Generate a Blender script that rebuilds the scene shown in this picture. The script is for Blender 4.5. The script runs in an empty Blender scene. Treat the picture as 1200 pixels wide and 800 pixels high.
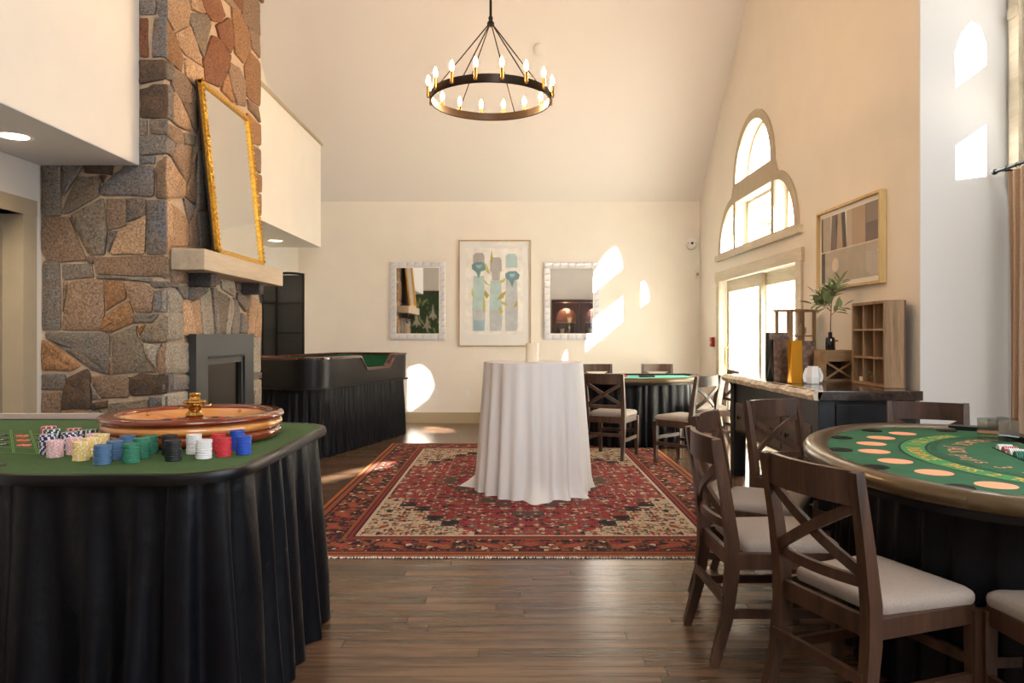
import bpy, bmesh, math, random
from mathutils import Vector, Matrix
random.seed(7)
S = bpy.context.scene
C = S.collection
PI = math.pi
# ------------------------------------------------------------------ camera, world, sun, big lights, exposure
F, HY, CH = 850.0, 392.0, 1.30            # focal length in px (1200 wide), horizon row, camera height
cam_d = bpy.data.cameras.new('camera'); cam = bpy.data.objects.new('camera', cam_d); C.objects.link(cam)
cam.location = (0, 0, CH); cam.rotation_euler = (PI/2, 0, 0)
cam_d.sensor_width = 36; cam_d.lens = 36*F/1200; cam_d.shift_y = -(400-HY)/1200; cam_d.clip_start = .05
S.camera = cam
w = bpy.data.worlds.new('world'); S.world = w; w.use_nodes = True
bg = w.node_tree.nodes['Background']; bg.inputs[0].default_value = (.86, .93, 1, 1); bg.inputs[1].default_value = 3.2
SX, SZ = .63, .50                          # sun travels (-SX, +1, -SZ)
sd = bpy.data.lights.new('sun', 'SUN'); so = bpy.data.objects.new('sun', sd); C.objects.link(so)
sd.energy = 55; sd.color = (1, .95, .88); sd.angle = .009
so.rotation_euler = Vector((-SX, 1, -SZ)).to_track_quat('-Z', 'Y').to_euler()
def area(name, loc, direc, sx, sy, power, col):
    l = bpy.data.lights.new(name, 'AREA'); o = bpy.data.objects.new(name, l); C.objects.link(o)
    l.shape = 'RECTANGLE'; l.size = sx; l.size_y = sy; l.energy = power; l.color = col
    o.location = loc; o.rotation_euler = Vector(direc).to_track_quat('-Z', 'Y').to_euler(); return o
area('rear_fill_light', (1.75, -3.3, 4.95), (-.08, 1, -.34), 2.8, 2.2, 290, (1, .97, .94))  # fill lamp added behind the camera; the rear wall has no opening
area('side_daylight_fill', (3.28, 1.2, 1.75), (-1, .0, -.05), 3.2, 1.6, 85, (.82, .91, 1))  # added fill lamp, stands in for daylight from the curtained side
area('slider_daylight', (3.2, 8.3, 1.05), (-1, 0, 0), 2.4, 1.8, 60, (1, .98, .92))
S.view_settings.view_transform = 'Standard'; S.view_settings.look = 'None'
S.view_settings.gamma = 1; S.view_settings.use_curve_mapping = False
S.view_settings.exposure = 0.18
# ------------------------------------------------------------------ materials
def lin(h):
    h = h.lstrip('#'); v = [int(h[i:i+2], 16)/255 for i in (0, 2, 4)]
    return tuple((c/12.92 if c <= .04045 else ((c+.055)/1.055)**2.4) for c in v) + (1,)
def node(nt, t, **kw):
    n = nt.nodes.new(t)
    for k, v in kw.items(): setattr(n, k, v)
    return n
def mat(name, col, rough=.5, metal=0, noise=0, nscale=20, bump=0, bscale=60, stretch=None, coat=0, sheen=0, emit=None, estr=0, alpha=None, spec=None):
    m = bpy.data.materials.new(name); m.use_nodes = True; nt = m.node_tree; p = nt.nodes['Principled BSDF']; L = nt.links.new
    c = lin(col) if isinstance(col, str) else col
    p.inputs['Base Color'].default_value = c; p.inputs['Roughness'].default_value = rough; p.inputs['Metallic'].default_value = metal
    if coat: p.inputs['Coat Weight'].default_value = coat; p.inputs['Coat Roughness'].default_value = .08
    if sheen: p.inputs['Sheen Weight'].default_value = sheen
    if spec is not None: p.inputs['Specular IOR Level'].default_value = spec
    if emit: p.inputs['Emission Color'].default_value = lin(emit); p.inputs['Emission Strength'].default_value = estr
    if noise or bump:
        tc = node(nt, 'ShaderNodeTexCoord'); src = tc.outputs['Object']
        if stretch:
            mp = node(nt, 'ShaderNodeMapping'); mp.inputs['Scale'].default_value = stretch; L(src, mp.inputs[0]); src = mp.outputs[0]
        if noise:
            n = node(nt, 'ShaderNodeTexNoise'); n.inputs['Scale'].default_value = nscale; n.inputs['Detail'].default_value = 5; L(src, n.inputs['Vector'])
            r = node(nt, 'ShaderNodeValToRGB'); L(n.outputs[0], r.inputs[0])
            r.color_ramp.elements[0].position = .3; r.color_ramp.elements[1].position = .7
            r.color_ramp.elements[0].color = tuple(max(0, x*(1-noise)) for x in c[:3]) + (1,)
            r.color_ramp.elements[1].color = tuple(min(1, x*(1+noise)) for x in c[:3]) + (1,)
            L(r.outputs[0], p.inputs['Base Color'])
        if bump:
            n2 = node(nt, 'ShaderNodeTexNoise'); n2.inputs['Scale'].default_value = bscale; n2.inputs['Detail'].default_value = 4; L(src, n2.inputs['Vector'])
            b = node(nt, 'ShaderNodeBump'); b.inputs['Strength'].default_value = bump; b.inputs['Distance'].default_value = .01
            L(n2.outputs[0], b.inputs['Height']); L(b.outputs[0], p.inputs['Normal'])
    return m
def wood(name, c1, c2, rough=.4, axis=2, scale=9, coat=0, bump=.1, island=False):
    m = bpy.data.materials.new(name); m.use_nodes = True; nt = m.node_tree; p = nt.nodes['Principled BSDF']; L = nt.links.new
    tc = node(nt, 'ShaderNodeTexCoord'); oi = node(nt, 'ShaderNodeObjectInfo'); rnd = oi.outputs['Random']
    ad = node(nt, 'ShaderNodeVectorMath', operation='ADD')
    ge = None
    if island:
        ge = node(nt, 'ShaderNodeNewGeometry'); sm = node(nt, 'ShaderNodeMath', operation='ADD'); L(ge.outputs['Random Per Island'], sm.inputs[0]); L(rnd, sm.inputs[1])
        fr = node(nt, 'ShaderNodeMath', operation='FRACT'); L(sm.outputs[0], fr.inputs[0]); rnd = fr.outputs[0]
    mu = node(nt, 'ShaderNodeMath', operation='MULTIPLY'); mu.inputs[1].default_value = 37; L(rnd, mu.inputs[0])
    cb = node(nt, 'ShaderNodeCombineXYZ'); [L(mu.outputs[0], cb.inputs[i]) for i in range(3)]
    L(tc.outputs['Object'], ad.inputs[0]); L(cb.outputs[0], ad.inputs[1])
    mp = node(nt, 'ShaderNodeMapping'); sc = [1, 1, 1]; sc[axis] = .09; mp.inputs['Scale'].default_value = sc; L(ad.outputs[0], mp.inputs[0])
    n = node(nt, 'ShaderNodeTexNoise'); n.inputs['Scale'].default_value = scale; n.inputs['Detail'].default_value = 6; n.inputs['Distortion'].default_value = 1.2; L(mp.outputs[0], n.inputs['Vector'])
    n3 = node(nt, 'ShaderNodeTexNoise'); n3.inputs['Scale'].default_value = scale*9; n3.inputs['Detail'].default_value = 3; L(mp.outputs[0], n3.inputs['Vector'])
    mx = node(nt, 'ShaderNodeMath', operation='MULTIPLY_ADD'); mx.inputs[1].default_value = .45; L(n3.outputs[0], mx.inputs[0]); L(n.outputs[0], mx.inputs[2])
    if island:
        m2 = node(nt, 'ShaderNodeMath', operation='MULTIPLY_ADD'); m2.inputs[1].default_value = .16; L(rnd, m2.inputs[0]); L(mx.outputs[0], m2.inputs[2]); mx = m2
    r = node(nt, 'ShaderNodeValToRGB'); r.color_ramp.elements[0].position = .5 if island else .45; r.color_ramp.elements[1].position = .98 if island else .95
    r.color_ramp.elements[0].color = lin(c1); r.color_ramp.elements[1].color = lin(c2); L(mx.outputs[0], r.inputs[0]); L(r.outputs[0], p.inputs['Base Color'])
    p.inputs['Roughness'].default_value = rough
    if coat: p.inputs['Coat Weight'].default_value = coat; p.inputs['Coat Roughness'].default_value = .1
    b = node(nt, 'ShaderNodeBump'); b.inputs['Strength'].default_value = bump; b.inputs['Distance'].default_value = .004; L(mx.outputs[0], b.inputs['Height']); L(b.outputs[0], p.inputs['Normal'])
    return m
def glassmat(name, tint=(1, 1, 1, 1), refl=.08):
    m = bpy.data.materials.new(name); m.use_nodes = True; nt = m.node_tree; nt.nodes.clear(); L = nt.links.new
    o = node(nt, 'ShaderNodeOutputMaterial'); mx = node(nt, 'ShaderNodeMixShader'); t = node(nt, 'ShaderNodeBsdfTransparent'); g = node(nt, 'ShaderNodeBsdfGlossy')
    t.inputs[0].default_value = tint; g.inputs['Roughness'].default_value = .02; mx.inputs[0].default_value = refl
    L(t.outputs[0], mx.inputs[1]); L(g.outputs[0], mx.inputs[2]); L(mx.outputs[0], o.inputs[0]); return m
def sheer(name, col, tr=.35, tl=.7):
    m = bpy.data.materials.new(name); m.use_nodes = True; nt = m.node_tree; nt.nodes.clear(); L = nt.links.new
    o = node(nt, 'ShaderNodeOutputMaterial'); mx = node(nt, 'ShaderNodeMixShader'); d = node(nt, 'ShaderNodeBsdfDiffuse'); t = node(nt, 'ShaderNodeBsdfTranslucent')
    mx2 = node(nt, 'ShaderNodeMixShader'); tp = node(nt, 'ShaderNodeBsdfTransparent')
    d.inputs[0].default_value = lin(col); t.inputs[0].default_value = lin(col); mx.inputs[0].default_value = tl; mx2.inputs[0].default_value = tr
    L(d.outputs[0], mx.inputs[1]); L(t.outputs[0], mx.inputs[2]); L(mx.outputs[0], mx2.inputs[1]); L(tp.outputs[0], mx2.inputs[2]); L(mx2.outputs[0], o.inputs[0]); return m
def stonemat():
    m = bpy.data.materials.new('fieldstone'); m.use_nodes = True; nt = m.node_tree; p = nt.nodes['Principled BSDF']; L = nt.links.new
    oi = node(nt, 'ShaderNodeObjectInfo'); tc = node(nt, 'ShaderNodeTexCoord')
    mu = node(nt, 'ShaderNodeMath', operation='MULTIPLY'); mu.inputs[1].default_value = 50; L(oi.outputs['Random'], mu.inputs[0])
    cb = node(nt, 'ShaderNodeCombineXYZ'); [L(mu.outputs[0], cb.inputs[i]) for i in range(3)]
    ad = node(nt, 'ShaderNodeVectorMath', operation='ADD'); L(tc.outputs['Object'], ad.inputs[0]); L(cb.outputs[0], ad.inputs[1])
    n1 = node(nt, 'ShaderNodeTexNoise'); n1.inputs['Scale'].default_value = 7; n1.inputs['Detail'].default_value = 6; n1.inputs['Distortion'].default_value = .8; L(ad.outputs[0], n1.inputs['Vector'])
    n2 = node(nt, 'ShaderNodeTexNoise'); n2.inputs['Scale'].default_value = 75; n2.inputs['Detail'].default_value = 4; L(ad.outputs[0], n2.inputs['Vector'])
    r1 = node(nt, 'ShaderNodeValToRGB'); L(n1.outputs[0], r1.inputs[0]); e = r1.color_ramp.elements; e[0].position = .42; e[0].color = (0, 0, 0, 1); e[1].position = .68; e[1].color = (1, 1, 1, 1)
    rust = node(nt, 'ShaderNodeMix', data_type='RGBA'); rust.inputs[7].default_value = lin('#8a6844'); L(oi.outputs['Color'], rust.inputs[6])
    mm = node(nt, 'ShaderNodeMath', operation='MULTIPLY'); mm.inputs[1].default_value = .35; L(r1.outputs[0], mm.inputs[0]); L(mm.outputs[0], rust.inputs[0])
    r2 = node(nt, 'ShaderNodeValToRGB'); L(n2.outputs[0], r2.inputs[0]); e = r2.color_ramp.elements; e[0].position = .3; e[0].color = (.38, .37, .36, 1); e[1].position = .68; e[1].color = (1.45, 1.42, 1.36, 1)
    ml = node(nt, 'ShaderNodeMix', data_type='RGBA', blend_type='MULTIPLY'); ml.inputs[0].default_value = .9; L(rust.outputs[2], ml.inputs[6]); L(r2.outputs[0], ml.inputs[7])
    L(ml.outputs[2], p.inputs['Base Color']); p.inputs['Roughness'].default_value = .8
    b = node(nt, 'ShaderNodeBump'); b.inputs['Strength'].default_value = .8; b.inputs['Distance'].default_value = .012
    sm = node(nt, 'ShaderNodeMath', operation='MULTIPLY_ADD'); sm.inputs[1].default_value = .4; L(n2.outputs[0], sm.inputs[0]); L(n1.outputs[0], sm.inputs[2]); L(sm.outputs[0], b.inputs['Height']); L(b.outputs[0], p.inputs['Normal'])
    return m
def rugmat():
    m = bpy.data.materials.new('persian_rug'); m.use_nodes = True; nt = m.node_tree; p = nt.nodes['Principled BSDF']; L = nt.links.new
    def M(op, a, b=None, c=None):
        n = node(nt, 'ShaderNodeMath', operation=op)
        for i, v in enumerate((a, b, c)):
            if v is None: continue
            if isinstance(v, (int, float)): n.inputs[i].default_value = v
            else: L(v, n.inputs[i])
        return n.outputs[0]
    def mix(f, a, b):
        n = node(nt, 'ShaderNodeMix', data_type='RGBA')
        for i, v in ((0, f), (6, a), (7, b)):
            if isinstance(v, (int, float)): n.inputs[i].default_value = v
            elif isinstance(v, str): n.inputs[i].default_value = lin(v)
            else: L(v, n.inputs[i])
        return n.outputs[2]
    tc = node(nt, 'ShaderNodeTexCoord'); sp = node(nt, 'ShaderNodeSeparateXYZ'); L(tc.outputs['Object'], sp.inputs[0])
    ax = M('ABSOLUTE', sp.outputs[0]); ay = M('ABSOLUTE', sp.outputs[1])
    e = M('MINIMUM', M('SUBTRACT', 1.535, ax), M('SUBTRACT', 2.20, ay))
    cv = node(nt, 'ShaderNodeCombineXYZ'); L(ax, cv.inputs[0]); L(ay, cv.inputs[1])
    def vor(scale, cols, metric='MANHATTAN', out='Color', rnd=.75):
        v = node(nt, 'ShaderNodeTexVoronoi', distance=metric); v.inputs['Scale'].default_value = scale; v.inputs['Randomness'].default_value = rnd; L(cv.outputs[0], v.inputs['Vector'])
        sr = node(nt, 'ShaderNodeSeparateColor'); L(v.outputs['Color'], sr.inputs[0])
        r = node(nt, 'ShaderNodeValToRGB'); r.color_ramp.interpolation = 'CONSTANT'
        el = r.color_ramp.elements
        while len(el) < len(cols): el.new(.5)
        for i, (pos, cc) in enumerate(cols): el[i].position = pos; el[i].color = lin(cc)
        L(sr.outputs[0], r.inputs[0]); return r.outputs[0], v.outputs['Distance']
    R, O, N, K, T, B = '#8c393b', '#91573f', '#372e33', '#c2b09a', '#736f68', '#73483b'
    redf, dd = vor(30, [(0, R), (.42, '#9b4144'), (.6, O), (.72, N), (.82, T), (.9, K)])
    med, _ = vor(34, [(0, '#8a3540'), (.45, '#9a3d45'), (.68, N), (.8, K), (.88, O)])
    crm, _ = vor(32, [(0, K), (.38, '#bba58a'), (.55, '#94785f'), (.66, N), (.74, O), (.84, R), (.93, T)])
    brd, _ = vor(30, [(0, N), (.36, '#4f3c3a'), (.5, O), (.68, B), (.8, K), (.87, R)])
    qx = M('MULTIPLY', M('FLOOR', M('DIVIDE', ax, .12)), .12); qy = M('MULTIPLY', M('FLOOR', M('DIVIDE', ay, .14)), .14)
    q = M('ADD', M('DIVIDE', qx, 1.12), M('DIVIDE', qy, 1.78))
    col = mix(M('GREATER_THAN', q, 1.22), redf, crm)
    edge = M('LESS_THAN', M('ABSOLUTE', M('SUBTRACT', q, 1.22)), .03); col = mix(edge, col, N)
    q2 = M('ADD', M('DIVIDE', qx, .62), M('DIVIDE', qy, 1.1)); col = mix(M('LESS_THAN', q2, 1.0), col, med)
    col = mix(M('LESS_THAN', M('ABSOLUTE', M('SUBTRACT', q2, 1.0)), .05), col, '#5a4a44')
    q3 = M('ADD', M('DIVIDE', ax, .2), M('DIVIDE', ay, .34)); col = mix(M('LESS_THAN', q3, 1.0), col, N); col = mix(M('LESS_THAN', q3, .7), col, R)
    # lattice of little diamonds gives the field its knotted motifs
    fx = M('ABSOLUTE', M('SUBTRACT', M('FRACT', M('DIVIDE', ax, .11)), .5)); fy = M('ABSOLUTE', M('SUBTRACT', M('FRACT', M('DIVIDE', ay, .16)), .5))
    dm = M('ADD', fx, fy); ring = M('LESS_THAN', M('ABSOLUTE', M('SUBTRACT', dm, .3)), .05)
    col = mix(M('MULTIPLY', ring, .5), col, T); col = mix(M('MULTIPLY', M('LESS_THAN', dm, .12), .8), col, K)
    for lo, hi, c in ((.415, .44, K), (.40, .415, N), (.375, .40, R), (.365, .375, N), (.34, .365, O)):
        col = mix(M('MULTIPLY', M('GREATER_THAN', e, lo), M('LESS_THAN', e, hi)), col, c)
    rose_x = M('SUBTRACT', M('FRACT', M('DIVIDE', M('ADD', ax, ay), .3)), .5)
    bmask = M('LESS_THAN', e, .34); b2 = mix(M('LESS_THAN', M('ADD', M('ABSOLUTE', M('MULTIPLY', rose_x, .3)), M('ABSOLUTE', M('SUBTRACT', e, .215))), .075), brd, O)
    b2 = mix(M('LESS_THAN', M('ADD', M('ABSOLUTE', M('MULTIPLY', rose_x, .3)), M('ABSOLUTE', M('SUBTRACT', e, .215))), .035), b2, '#a9504a')
    col = mix(bmask, col, b2)
    for lo, hi, c in ((.085, .10, N), (.045, .085, O), (.03, .045, N), (0, .03, '#a9643f')):
        col = mix(M('MULTIPLY', M('GREATER_THAN', e, lo), M('LESS_THAN', e, hi)), col, c)
    nz = node(nt, 'ShaderNodeTexNoise'); nz.inputs['Scale'].default_value = 90; nz.inputs['Detail'].default_value = 3; L(tc.outputs['Object'], nz.inputs['Vector'])
    r = node(nt, 'ShaderNodeValToRGB'); L(nz.outputs[0], r.inputs[0]); r.color_ramp.elements[0].position = .3; r.color_ramp.elements[0].color = (.55, .55, .55, 1); r.color_ramp.elements[1].position = .7; r.color_ramp.elements[1].color = (1.25, 1.25, 1.25, 1)
    ml = node(nt, 'ShaderNodeMix', data_type='RGBA', blend_type='MULTIPLY'); ml.inputs[0].default_value = 1; L(col, ml.inputs[6]); L(r.outputs[0], ml.inputs[7])
    L(ml.outputs[2], p.inputs['Base Color']); p.inputs['Roughness'].default_value = .95; p.inputs['Specular IOR Level'].default_value = .1
    b = node(nt, 'ShaderNodeBump'); b.inputs['Strength'].default_value = .5; b.inputs['Distance'].default_value = .004; L(nz.outputs[0], b.inputs['Height']); L(b.outputs[0], p.inputs['Normal'])
    return m
X_ = {}
def MT(k): return X_[k]
X_.update(
 wall=mat('wall_paint', '#eae3d8', .75, noise=.02, nscale=3, bump=.03, bscale=200),
 ceil=mat('ceiling_paint', '#ebe4de', .85, bump=.05, bscale=180),
 white=mat('bay_wall_paint', '#e2e3e2', .7, bump=.03, bscale=200),
 soffit=mat('soffit_daylight_tint', '#e3e5ea', .8, bump=.03, bscale=200),  # soffit: cool cast of the near-side daylight put into the colour
 trim=mat('taupe_trim', '#b5a68c', .45, noise=.05, nscale=8),
 trimwood=wood('whitewashed_trim', '#b8aa90', '#d6cab2', .5, 1, 6),
 base=mat('baseboard_paint', '#b7a686', .4),
 floor=wood('oak_floor', '#291d14', '#715641', .25, 0, 7, bump=.12, island=True),
 mortar=mat('mortar', '#bfa88f', .95, noise=.12, nscale=40, bump=.6, bscale=120),
 stone=stonemat(), rug=rugmat(),
 mantel=wood('mantel_wood', '#a99780', '#c9b9a1', .55, 1, 6),
 steel=mat('grey_steel', '#4d5052', .42, .6), blackmetal=mat('black_metal', '#17171a', .4, .5), soot=mat('dark_firebox_glass', '#16110e', .18, 0, spec=.25),
 gold=mat('gilt', '#cfa040', .35, .85, noise=.35, nscale=60, bump=.6, bscale=50), brass=mat('brass', '#c9a45c', .18, 1),
 mirror=mat('mirror_silver', '#e6e4df', .02, 1), pearl=mat('mother_of_pearl', '#d2d2d6', .3, .1, noise=.16, nscale=14, bump=.1, bscale=12, coat=.35),
 bronze=mat('dark_bronze', '#2a221c', .35, .8), sleeve=mat('brass_sleeve', '#8a6636', .3, .9),
 bulb=mat('bulb_glow', '#ffe9c4', .3, emit='#ffc98c', estr=300), can=mat('downlight_glow', '#fff1da', .3, emit='#ffe6c2', estr=9),
 lacquer=mat('black_lacquer', '#0c0c0d', .33, 0, spec=.35), redwood=wood('red_rail_wood', '#32120c', '#5e2417', .25, 1, 8, coat=.5),
 cloth=mat('black_satin', '#07090f', .42, 0, noise=.25, nscale=6, bump=.5, bscale=14, spec=.22),
 linen=mat('white_tablecloth', '#eceaea', .85, bump=.12, bscale=400),
 felt=mat('green_felt', '#3b5b2e', .95, noise=.08, nscale=60), felt2=mat('blackjack_felt', '#1f5a38', .95, noise=.12, nscale=12),
 feltband=mat('felt_band', '#3a8446', .95), orange=mat('peach_spot', '#f0a27c', .9), gtext=mat('orange_text', '#d8a04a', .9), rtext=mat('rust_text', '#cf9474', .9), dtext=mat('dark_text', '#173a28', .9), redp=mat('red_print', '#c33a26', .9), blackp=mat('black_print', '#15181a', .9), lightp=mat('pale_green_print', '#6fae57', .9), whitep=mat('white_print', '#e8e6df', .9), teal=mat('sunlit_teal_felt', '#5cc2ae', .9),  # teal is lightened: sunlight on the far felt put into its colour
 leather=mat('bronze_leather', '#574730', .28, .4, noise=.1, nscale=30, coat=.2), cup=mat('black_cup', '#060607', .5, spec=.15),
 pinkrail=mat('pink_board', '#b9a6a0', .5), rim=mat('black_rubber_edge', '#0d0d0f', .32, spec=.35),
 rwdark=wood('wheel_mahogany', '#5a1e0c', '#8a3a1a', .15, 0, 5, coat=.8), rwlight=wood('wheel_maple', '#b86a2e', '#dc9a58', .15, 0, 5, coat=.8),
 chair=wood('walnut_chair', '#271a12', '#53392a', .4, 2, 14), seat=mat('beige_linen_seat', '#a0958d', .9, noise=.12, nscale=220, bump=.3, bscale=350),
 console=wood('black_console', '#0d0d10', '#22242a', .35, 1, 8), consoletop=wood('console_slab', '#1c1411', '#3c2d25', .18, 1, 6, coat=.5), bark=mat('pale_live_edge', '#cfc5b2', .55, noise=.4, nscale=18, bump=.7, bscale=25), drawerw=wood('worn_drawer', '#2c241d', '#5a4c3e', .5, 1, 10),
 crate=wood('weathered_pine', '#7a5e42', '#b39472', .65, 2, 9), crate2=wood('pine_box', '#8c7150', '#b59a78', .6, 0, 9), cratedark=wood('dark_pine_back', '#4c382a', '#76594a', .7, 2, 9),
 glass=glassmat('clear_glass'), acryl=glassmat('acrylic', (.88, .9, .89, 1), .24), pglass=glassmat('picture_glass', (1, 1, 1, 1), .045), sheer=sheer('sheer_shade', '#fbfaf2', .04, .8),
 curtain=mat('beige_curtain', '#bda792', .9, noise=.08, nscale=90, bump=.2, bscale=300),
 screen=mat('black_woven', '#1b1a18', .55, bump=.4, bscale=150), wax=mat('cream_wax', '#f2e4cb', .5), wick=mat('wick', '#3a2c20', .9),
 plastic=mat('white_plastic', '#e9e6df', .4), redplastic=mat('red_plastic', '#a8231c', .35), darkl=mat('black_lens', '#101010', .1),
 marble=mat('brown_marbled_paper', '#7a6456', .4, noise=.7, nscale=26, coat=.2), goldfoil=mat('gold_foil', '#e2a233', .22, .9), whiteceramic=mat('white_ceramic', '#ecebea', .5), bottle=mat('black_glass_bottle', '#0a0a0c', .12, coat=.5), stem=mat('brown_twig', '#5b4030', .7), leaf=mat('sage_leaf', '#8a9a68', .6, noise=.25, nscale=10),
 paper=mat('art_paper', '#f3f1ee', .8), mount=mat('mat_board', '#f0eeec', .85), lightframe=wood('light_oak_frame', '#a9895f', '#c9ac80', .5, 2, 8), yellowframe=wood('golden_oak_frame', '#c3a468', '#dec48c', .45, 2, 8),
 darkwood=wood('dark_cabinet', '#2e130c', '#54291a', .35, 2, 7), green=mat('dark_leaf_paint', '#3e5133', .8, noise=.5, nscale=14), petal=mat('pale_petal_paint', '#b9b29c', .8, noise=.2, nscale=12),
 grass=mat('lawn', '#8d9a6a', .95, noise=.3, nscale=2), patio=mat('pale_patio', '#cfc8ba', .9, noise=.1, nscale=3), trunk=mat('bark_trunk', '#5d4d3e', .9, noise=.3, nscale=10), shadowline=mat('charcoal', '#26241f', .6), doortaupe=mat('taupe_door', '#8f7f6c', .5))  # charcoal is one plain dark colour for backings
# ------------------------------------------------------------------ mesh helpers
class B:
    def __init__(s): s.v = []; s.f = []; s.mi = []
    def add(s, vs, fs, mi=0):
        o = len(s.v); s.v += [tuple(v) for v in vs]; s.f += [tuple(i+o for i in f) for f in fs]; s.mi += [mi]*len(fs); return s
    def box(s, a, b, mi=0, bev=0):
        x0, y0, z0 = [min(p, q) for p, q in zip(a, b)]; x1, y1, z1 = [max(p, q) for p, q in zip(a, b)]
        if not bev:
            return s.add([(x0,y0,z0),(x1,y0,z0),(x1,y1,z0),(x0,y1,z0),(x0,y0,z1),(x1,y0,z1),(x1,y1,z1),(x0,y1,z1)],
                  [(0,3,2,1),(4,5,6,7),(0,1,5,4),(1,2,6,5),(2,3,7,6),(3,0,4,7)], mi)
        bm = bmesh.new(); bmesh.ops.create_cube(bm, size=1)
        for v in bm.verts: v.co = Vector(((x0+x1)/2+v.co.x*(x1-x0), (y0+y1)/2+v.co.y*(y1-y0), (z0+z1)/2+v.co.z*(z1-z0)))
        bmesh.ops.bevel(bm, geom=bm.edges[:], offset=bev, segments=2, affect='EDGES', profile=.6)
        bm.verts.index_update(); s.add([v.co[:] for v in bm.verts], [[v.index for v in f.verts] for f in bm.faces], mi); bm.free(); return s
    def bar(s, p, q, w, h, up=(0,0,1), mi=0):
        p, q = Vector(p), Vector(q); d = (q-p).normalized(); u = Vector(up); sd = d.cross(u)
        if sd.length < 1e-4: sd = d.cross(Vector((0,1,0)))
        sd.normalize(); u = sd.cross(d)
        vs = [c+sd*a*w/2+u*b*h/2 for c in (p, q) for a, b in ((-1,-1),(1,-1),(1,1),(-1,1))]
        return s.add(vs, [(0,1,2,3),(7,6,5,4),(0,4,5,1),(1,5,6,2),(2,6,7,3),(3,7,4,0)], mi)
    def sweep(s, pts, w, h, up=(0,0,1), mi=0):            # rectangular section along a polyline
        pts = [Vector(p) for p in pts]; n = len(pts); vs = []
        W = w if isinstance(w, (list, tuple)) else [w]*n; H = h if isinstance(h, (list, tuple)) else [h]*n
        for i, p in enumerate(pts):
            d = (pts[min(i+1, n-1)]-pts[max(i-1, 0)]).normalized(); sd = d.cross(Vector(up)).normalized(); u = sd.cross(d)
            vs += [p+sd*a*W[i]/2+u*b*H[i]/2 for a, b in ((-1,-1),(1,-1),(1,1),(-1,1))]
        fs = [(0,1,2,3), tuple(4*(n-1)+k for k in (3,2,1,0))]
        for i in range(n-1):
            for k in range(4): fs.append((4*i+k, 4*i+4+k, 4*i+4+(k+1)%4, 4*i+(k+1)%4))
        return s.add(vs, fs, mi)
    def tube(s, pts, r, n=8, mi=0, closed=False):
        pts = [Vector(p) for p in pts]; m = len(pts); vs = []; R = r if isinstance(r, (list, tuple)) else [r]*m; last = None
        for i, p in enumerate(pts):
            d = (pts[(i+1) % m if closed else min(i+1, m-1)]-pts[(i-1) % m if closed else max(i-1, 0)]).normalized()
            a = Vector((0,0,1)) if abs(d.z) < .9 else Vector((1,0,0))
            sd = d.cross(a).normalized() if last is None else (last-d*last.dot(d)).normalized(); last = sd; u = sd.cross(d)
            vs += [p+(sd*math.cos(2*PI*k/n)+u*math.sin(2*PI*k/n))*R[i] for k in range(n)]
        fs = []
        for i in range(m if closed else m-1):
            for k in range(n): a = i*n; b = ((i+1) % m)*n; fs.append((a+k, b+k, b+(k+1)%n, a+(k+1)%n))
        if not closed: fs += [tuple(range(n)), tuple((m-1)*n+k for k in range(n-1, -1, -1))]
        return s.add(vs, fs, mi)
    def lathe(s, prof, n=32, c=(0,0,0), mi=0, a0=0, a1=2*PI, cap=True):
        full = abs(a1-a0-2*PI) < 1e-6; m = n if full else n+1; vs = []
        for r, z in prof:
            for k in range(m): a = a0+(a1-a0)*k/n; vs.append((c[0]+r*math.cos(a), c[1]+r*math.sin(a), c[2]+z))
        fs = []
        for i in range(len(prof)-1):
            for k in range(n): k2 = (k+1) % m; fs.append((i*m+k, i*m+k2, (i+1)*m+k2, (i+1)*m+k))
        if cap and full: fs += [tuple(range(m-1, -1, -1)), tuple((len(prof)-1)*m+k for k in range(m))]
        return s.add(vs, fs, mi)
    def prism(s, poly, z0, z1, mi=0, sides=True):         # poly in xy, ccw
        n = len(poly); vs = [(x, y, z0) for x, y in poly]+[(x, y, z1) for x, y in poly]
        return s.add(vs, [tuple(range(n-1, -1, -1)), tuple(range(n, 2*n))]+[(i, (i+1)%n, n+(i+1)%n, n+i) for i in range(n)], mi)
    def flat(s, poly, mi=0): return s.add(poly, [tuple(range(len(poly)))], mi)
    def xf(s, M): s.v = [tuple(M @ Vector(v)) for v in s.v]; return s
    def mesh(s, name, mats, smooth=False):
        me = bpy.data.meshes.new(name); me.from_pydata(s.v, [], s.f)
        for m in (mats if isinstance(mats, (list, tuple)) else [mats]): me.materials.append(MT(m) if isinstance(m, str) else m)
        me.polygons.foreach_set('material_index', s.mi)
        bm = bmesh.new(); bm.from_mesh(me); bmesh.ops.recalc_face_normals(bm, faces=bm.faces[:])
        if smooth:
            for f in bm.faces: f.smooth = True
            for e_ in bm.edges:
                if len(e_.link_faces) == 2 and e_.calc_face_angle(0) > math.radians(smooth if smooth is not True else 40): e_.smooth = False
        bm.to_mesh(me); bm.free(); return me
    def build(s, name, mats, parent=None, smooth=False, loc=None):
        return link(name, s.mesh(name, mats, smooth), parent, loc)
def link(name, me, parent=None, loc=None):
    o = bpy.data.objects.new(name, me); C.objects.link(o)
    if parent: o.parent = parent
    if loc: o.location = loc
    return o
def tag(o, label, cat, group=None):
    o['label'] = label; o['category'] = cat
    if group: o['group'] = group
    return o
def thing(name, label, cat, loc=(0,0,0), rz=0, group=None):
    o = bpy.data.objects.new(name, None); C.objects.link(o); o.location = loc; o.rotation_euler = (0, 0, rz); o.empty_display_size = .1
    return tag(o, label, cat, group)
def struct(o): o['kind'] = 'structure'; return o
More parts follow.
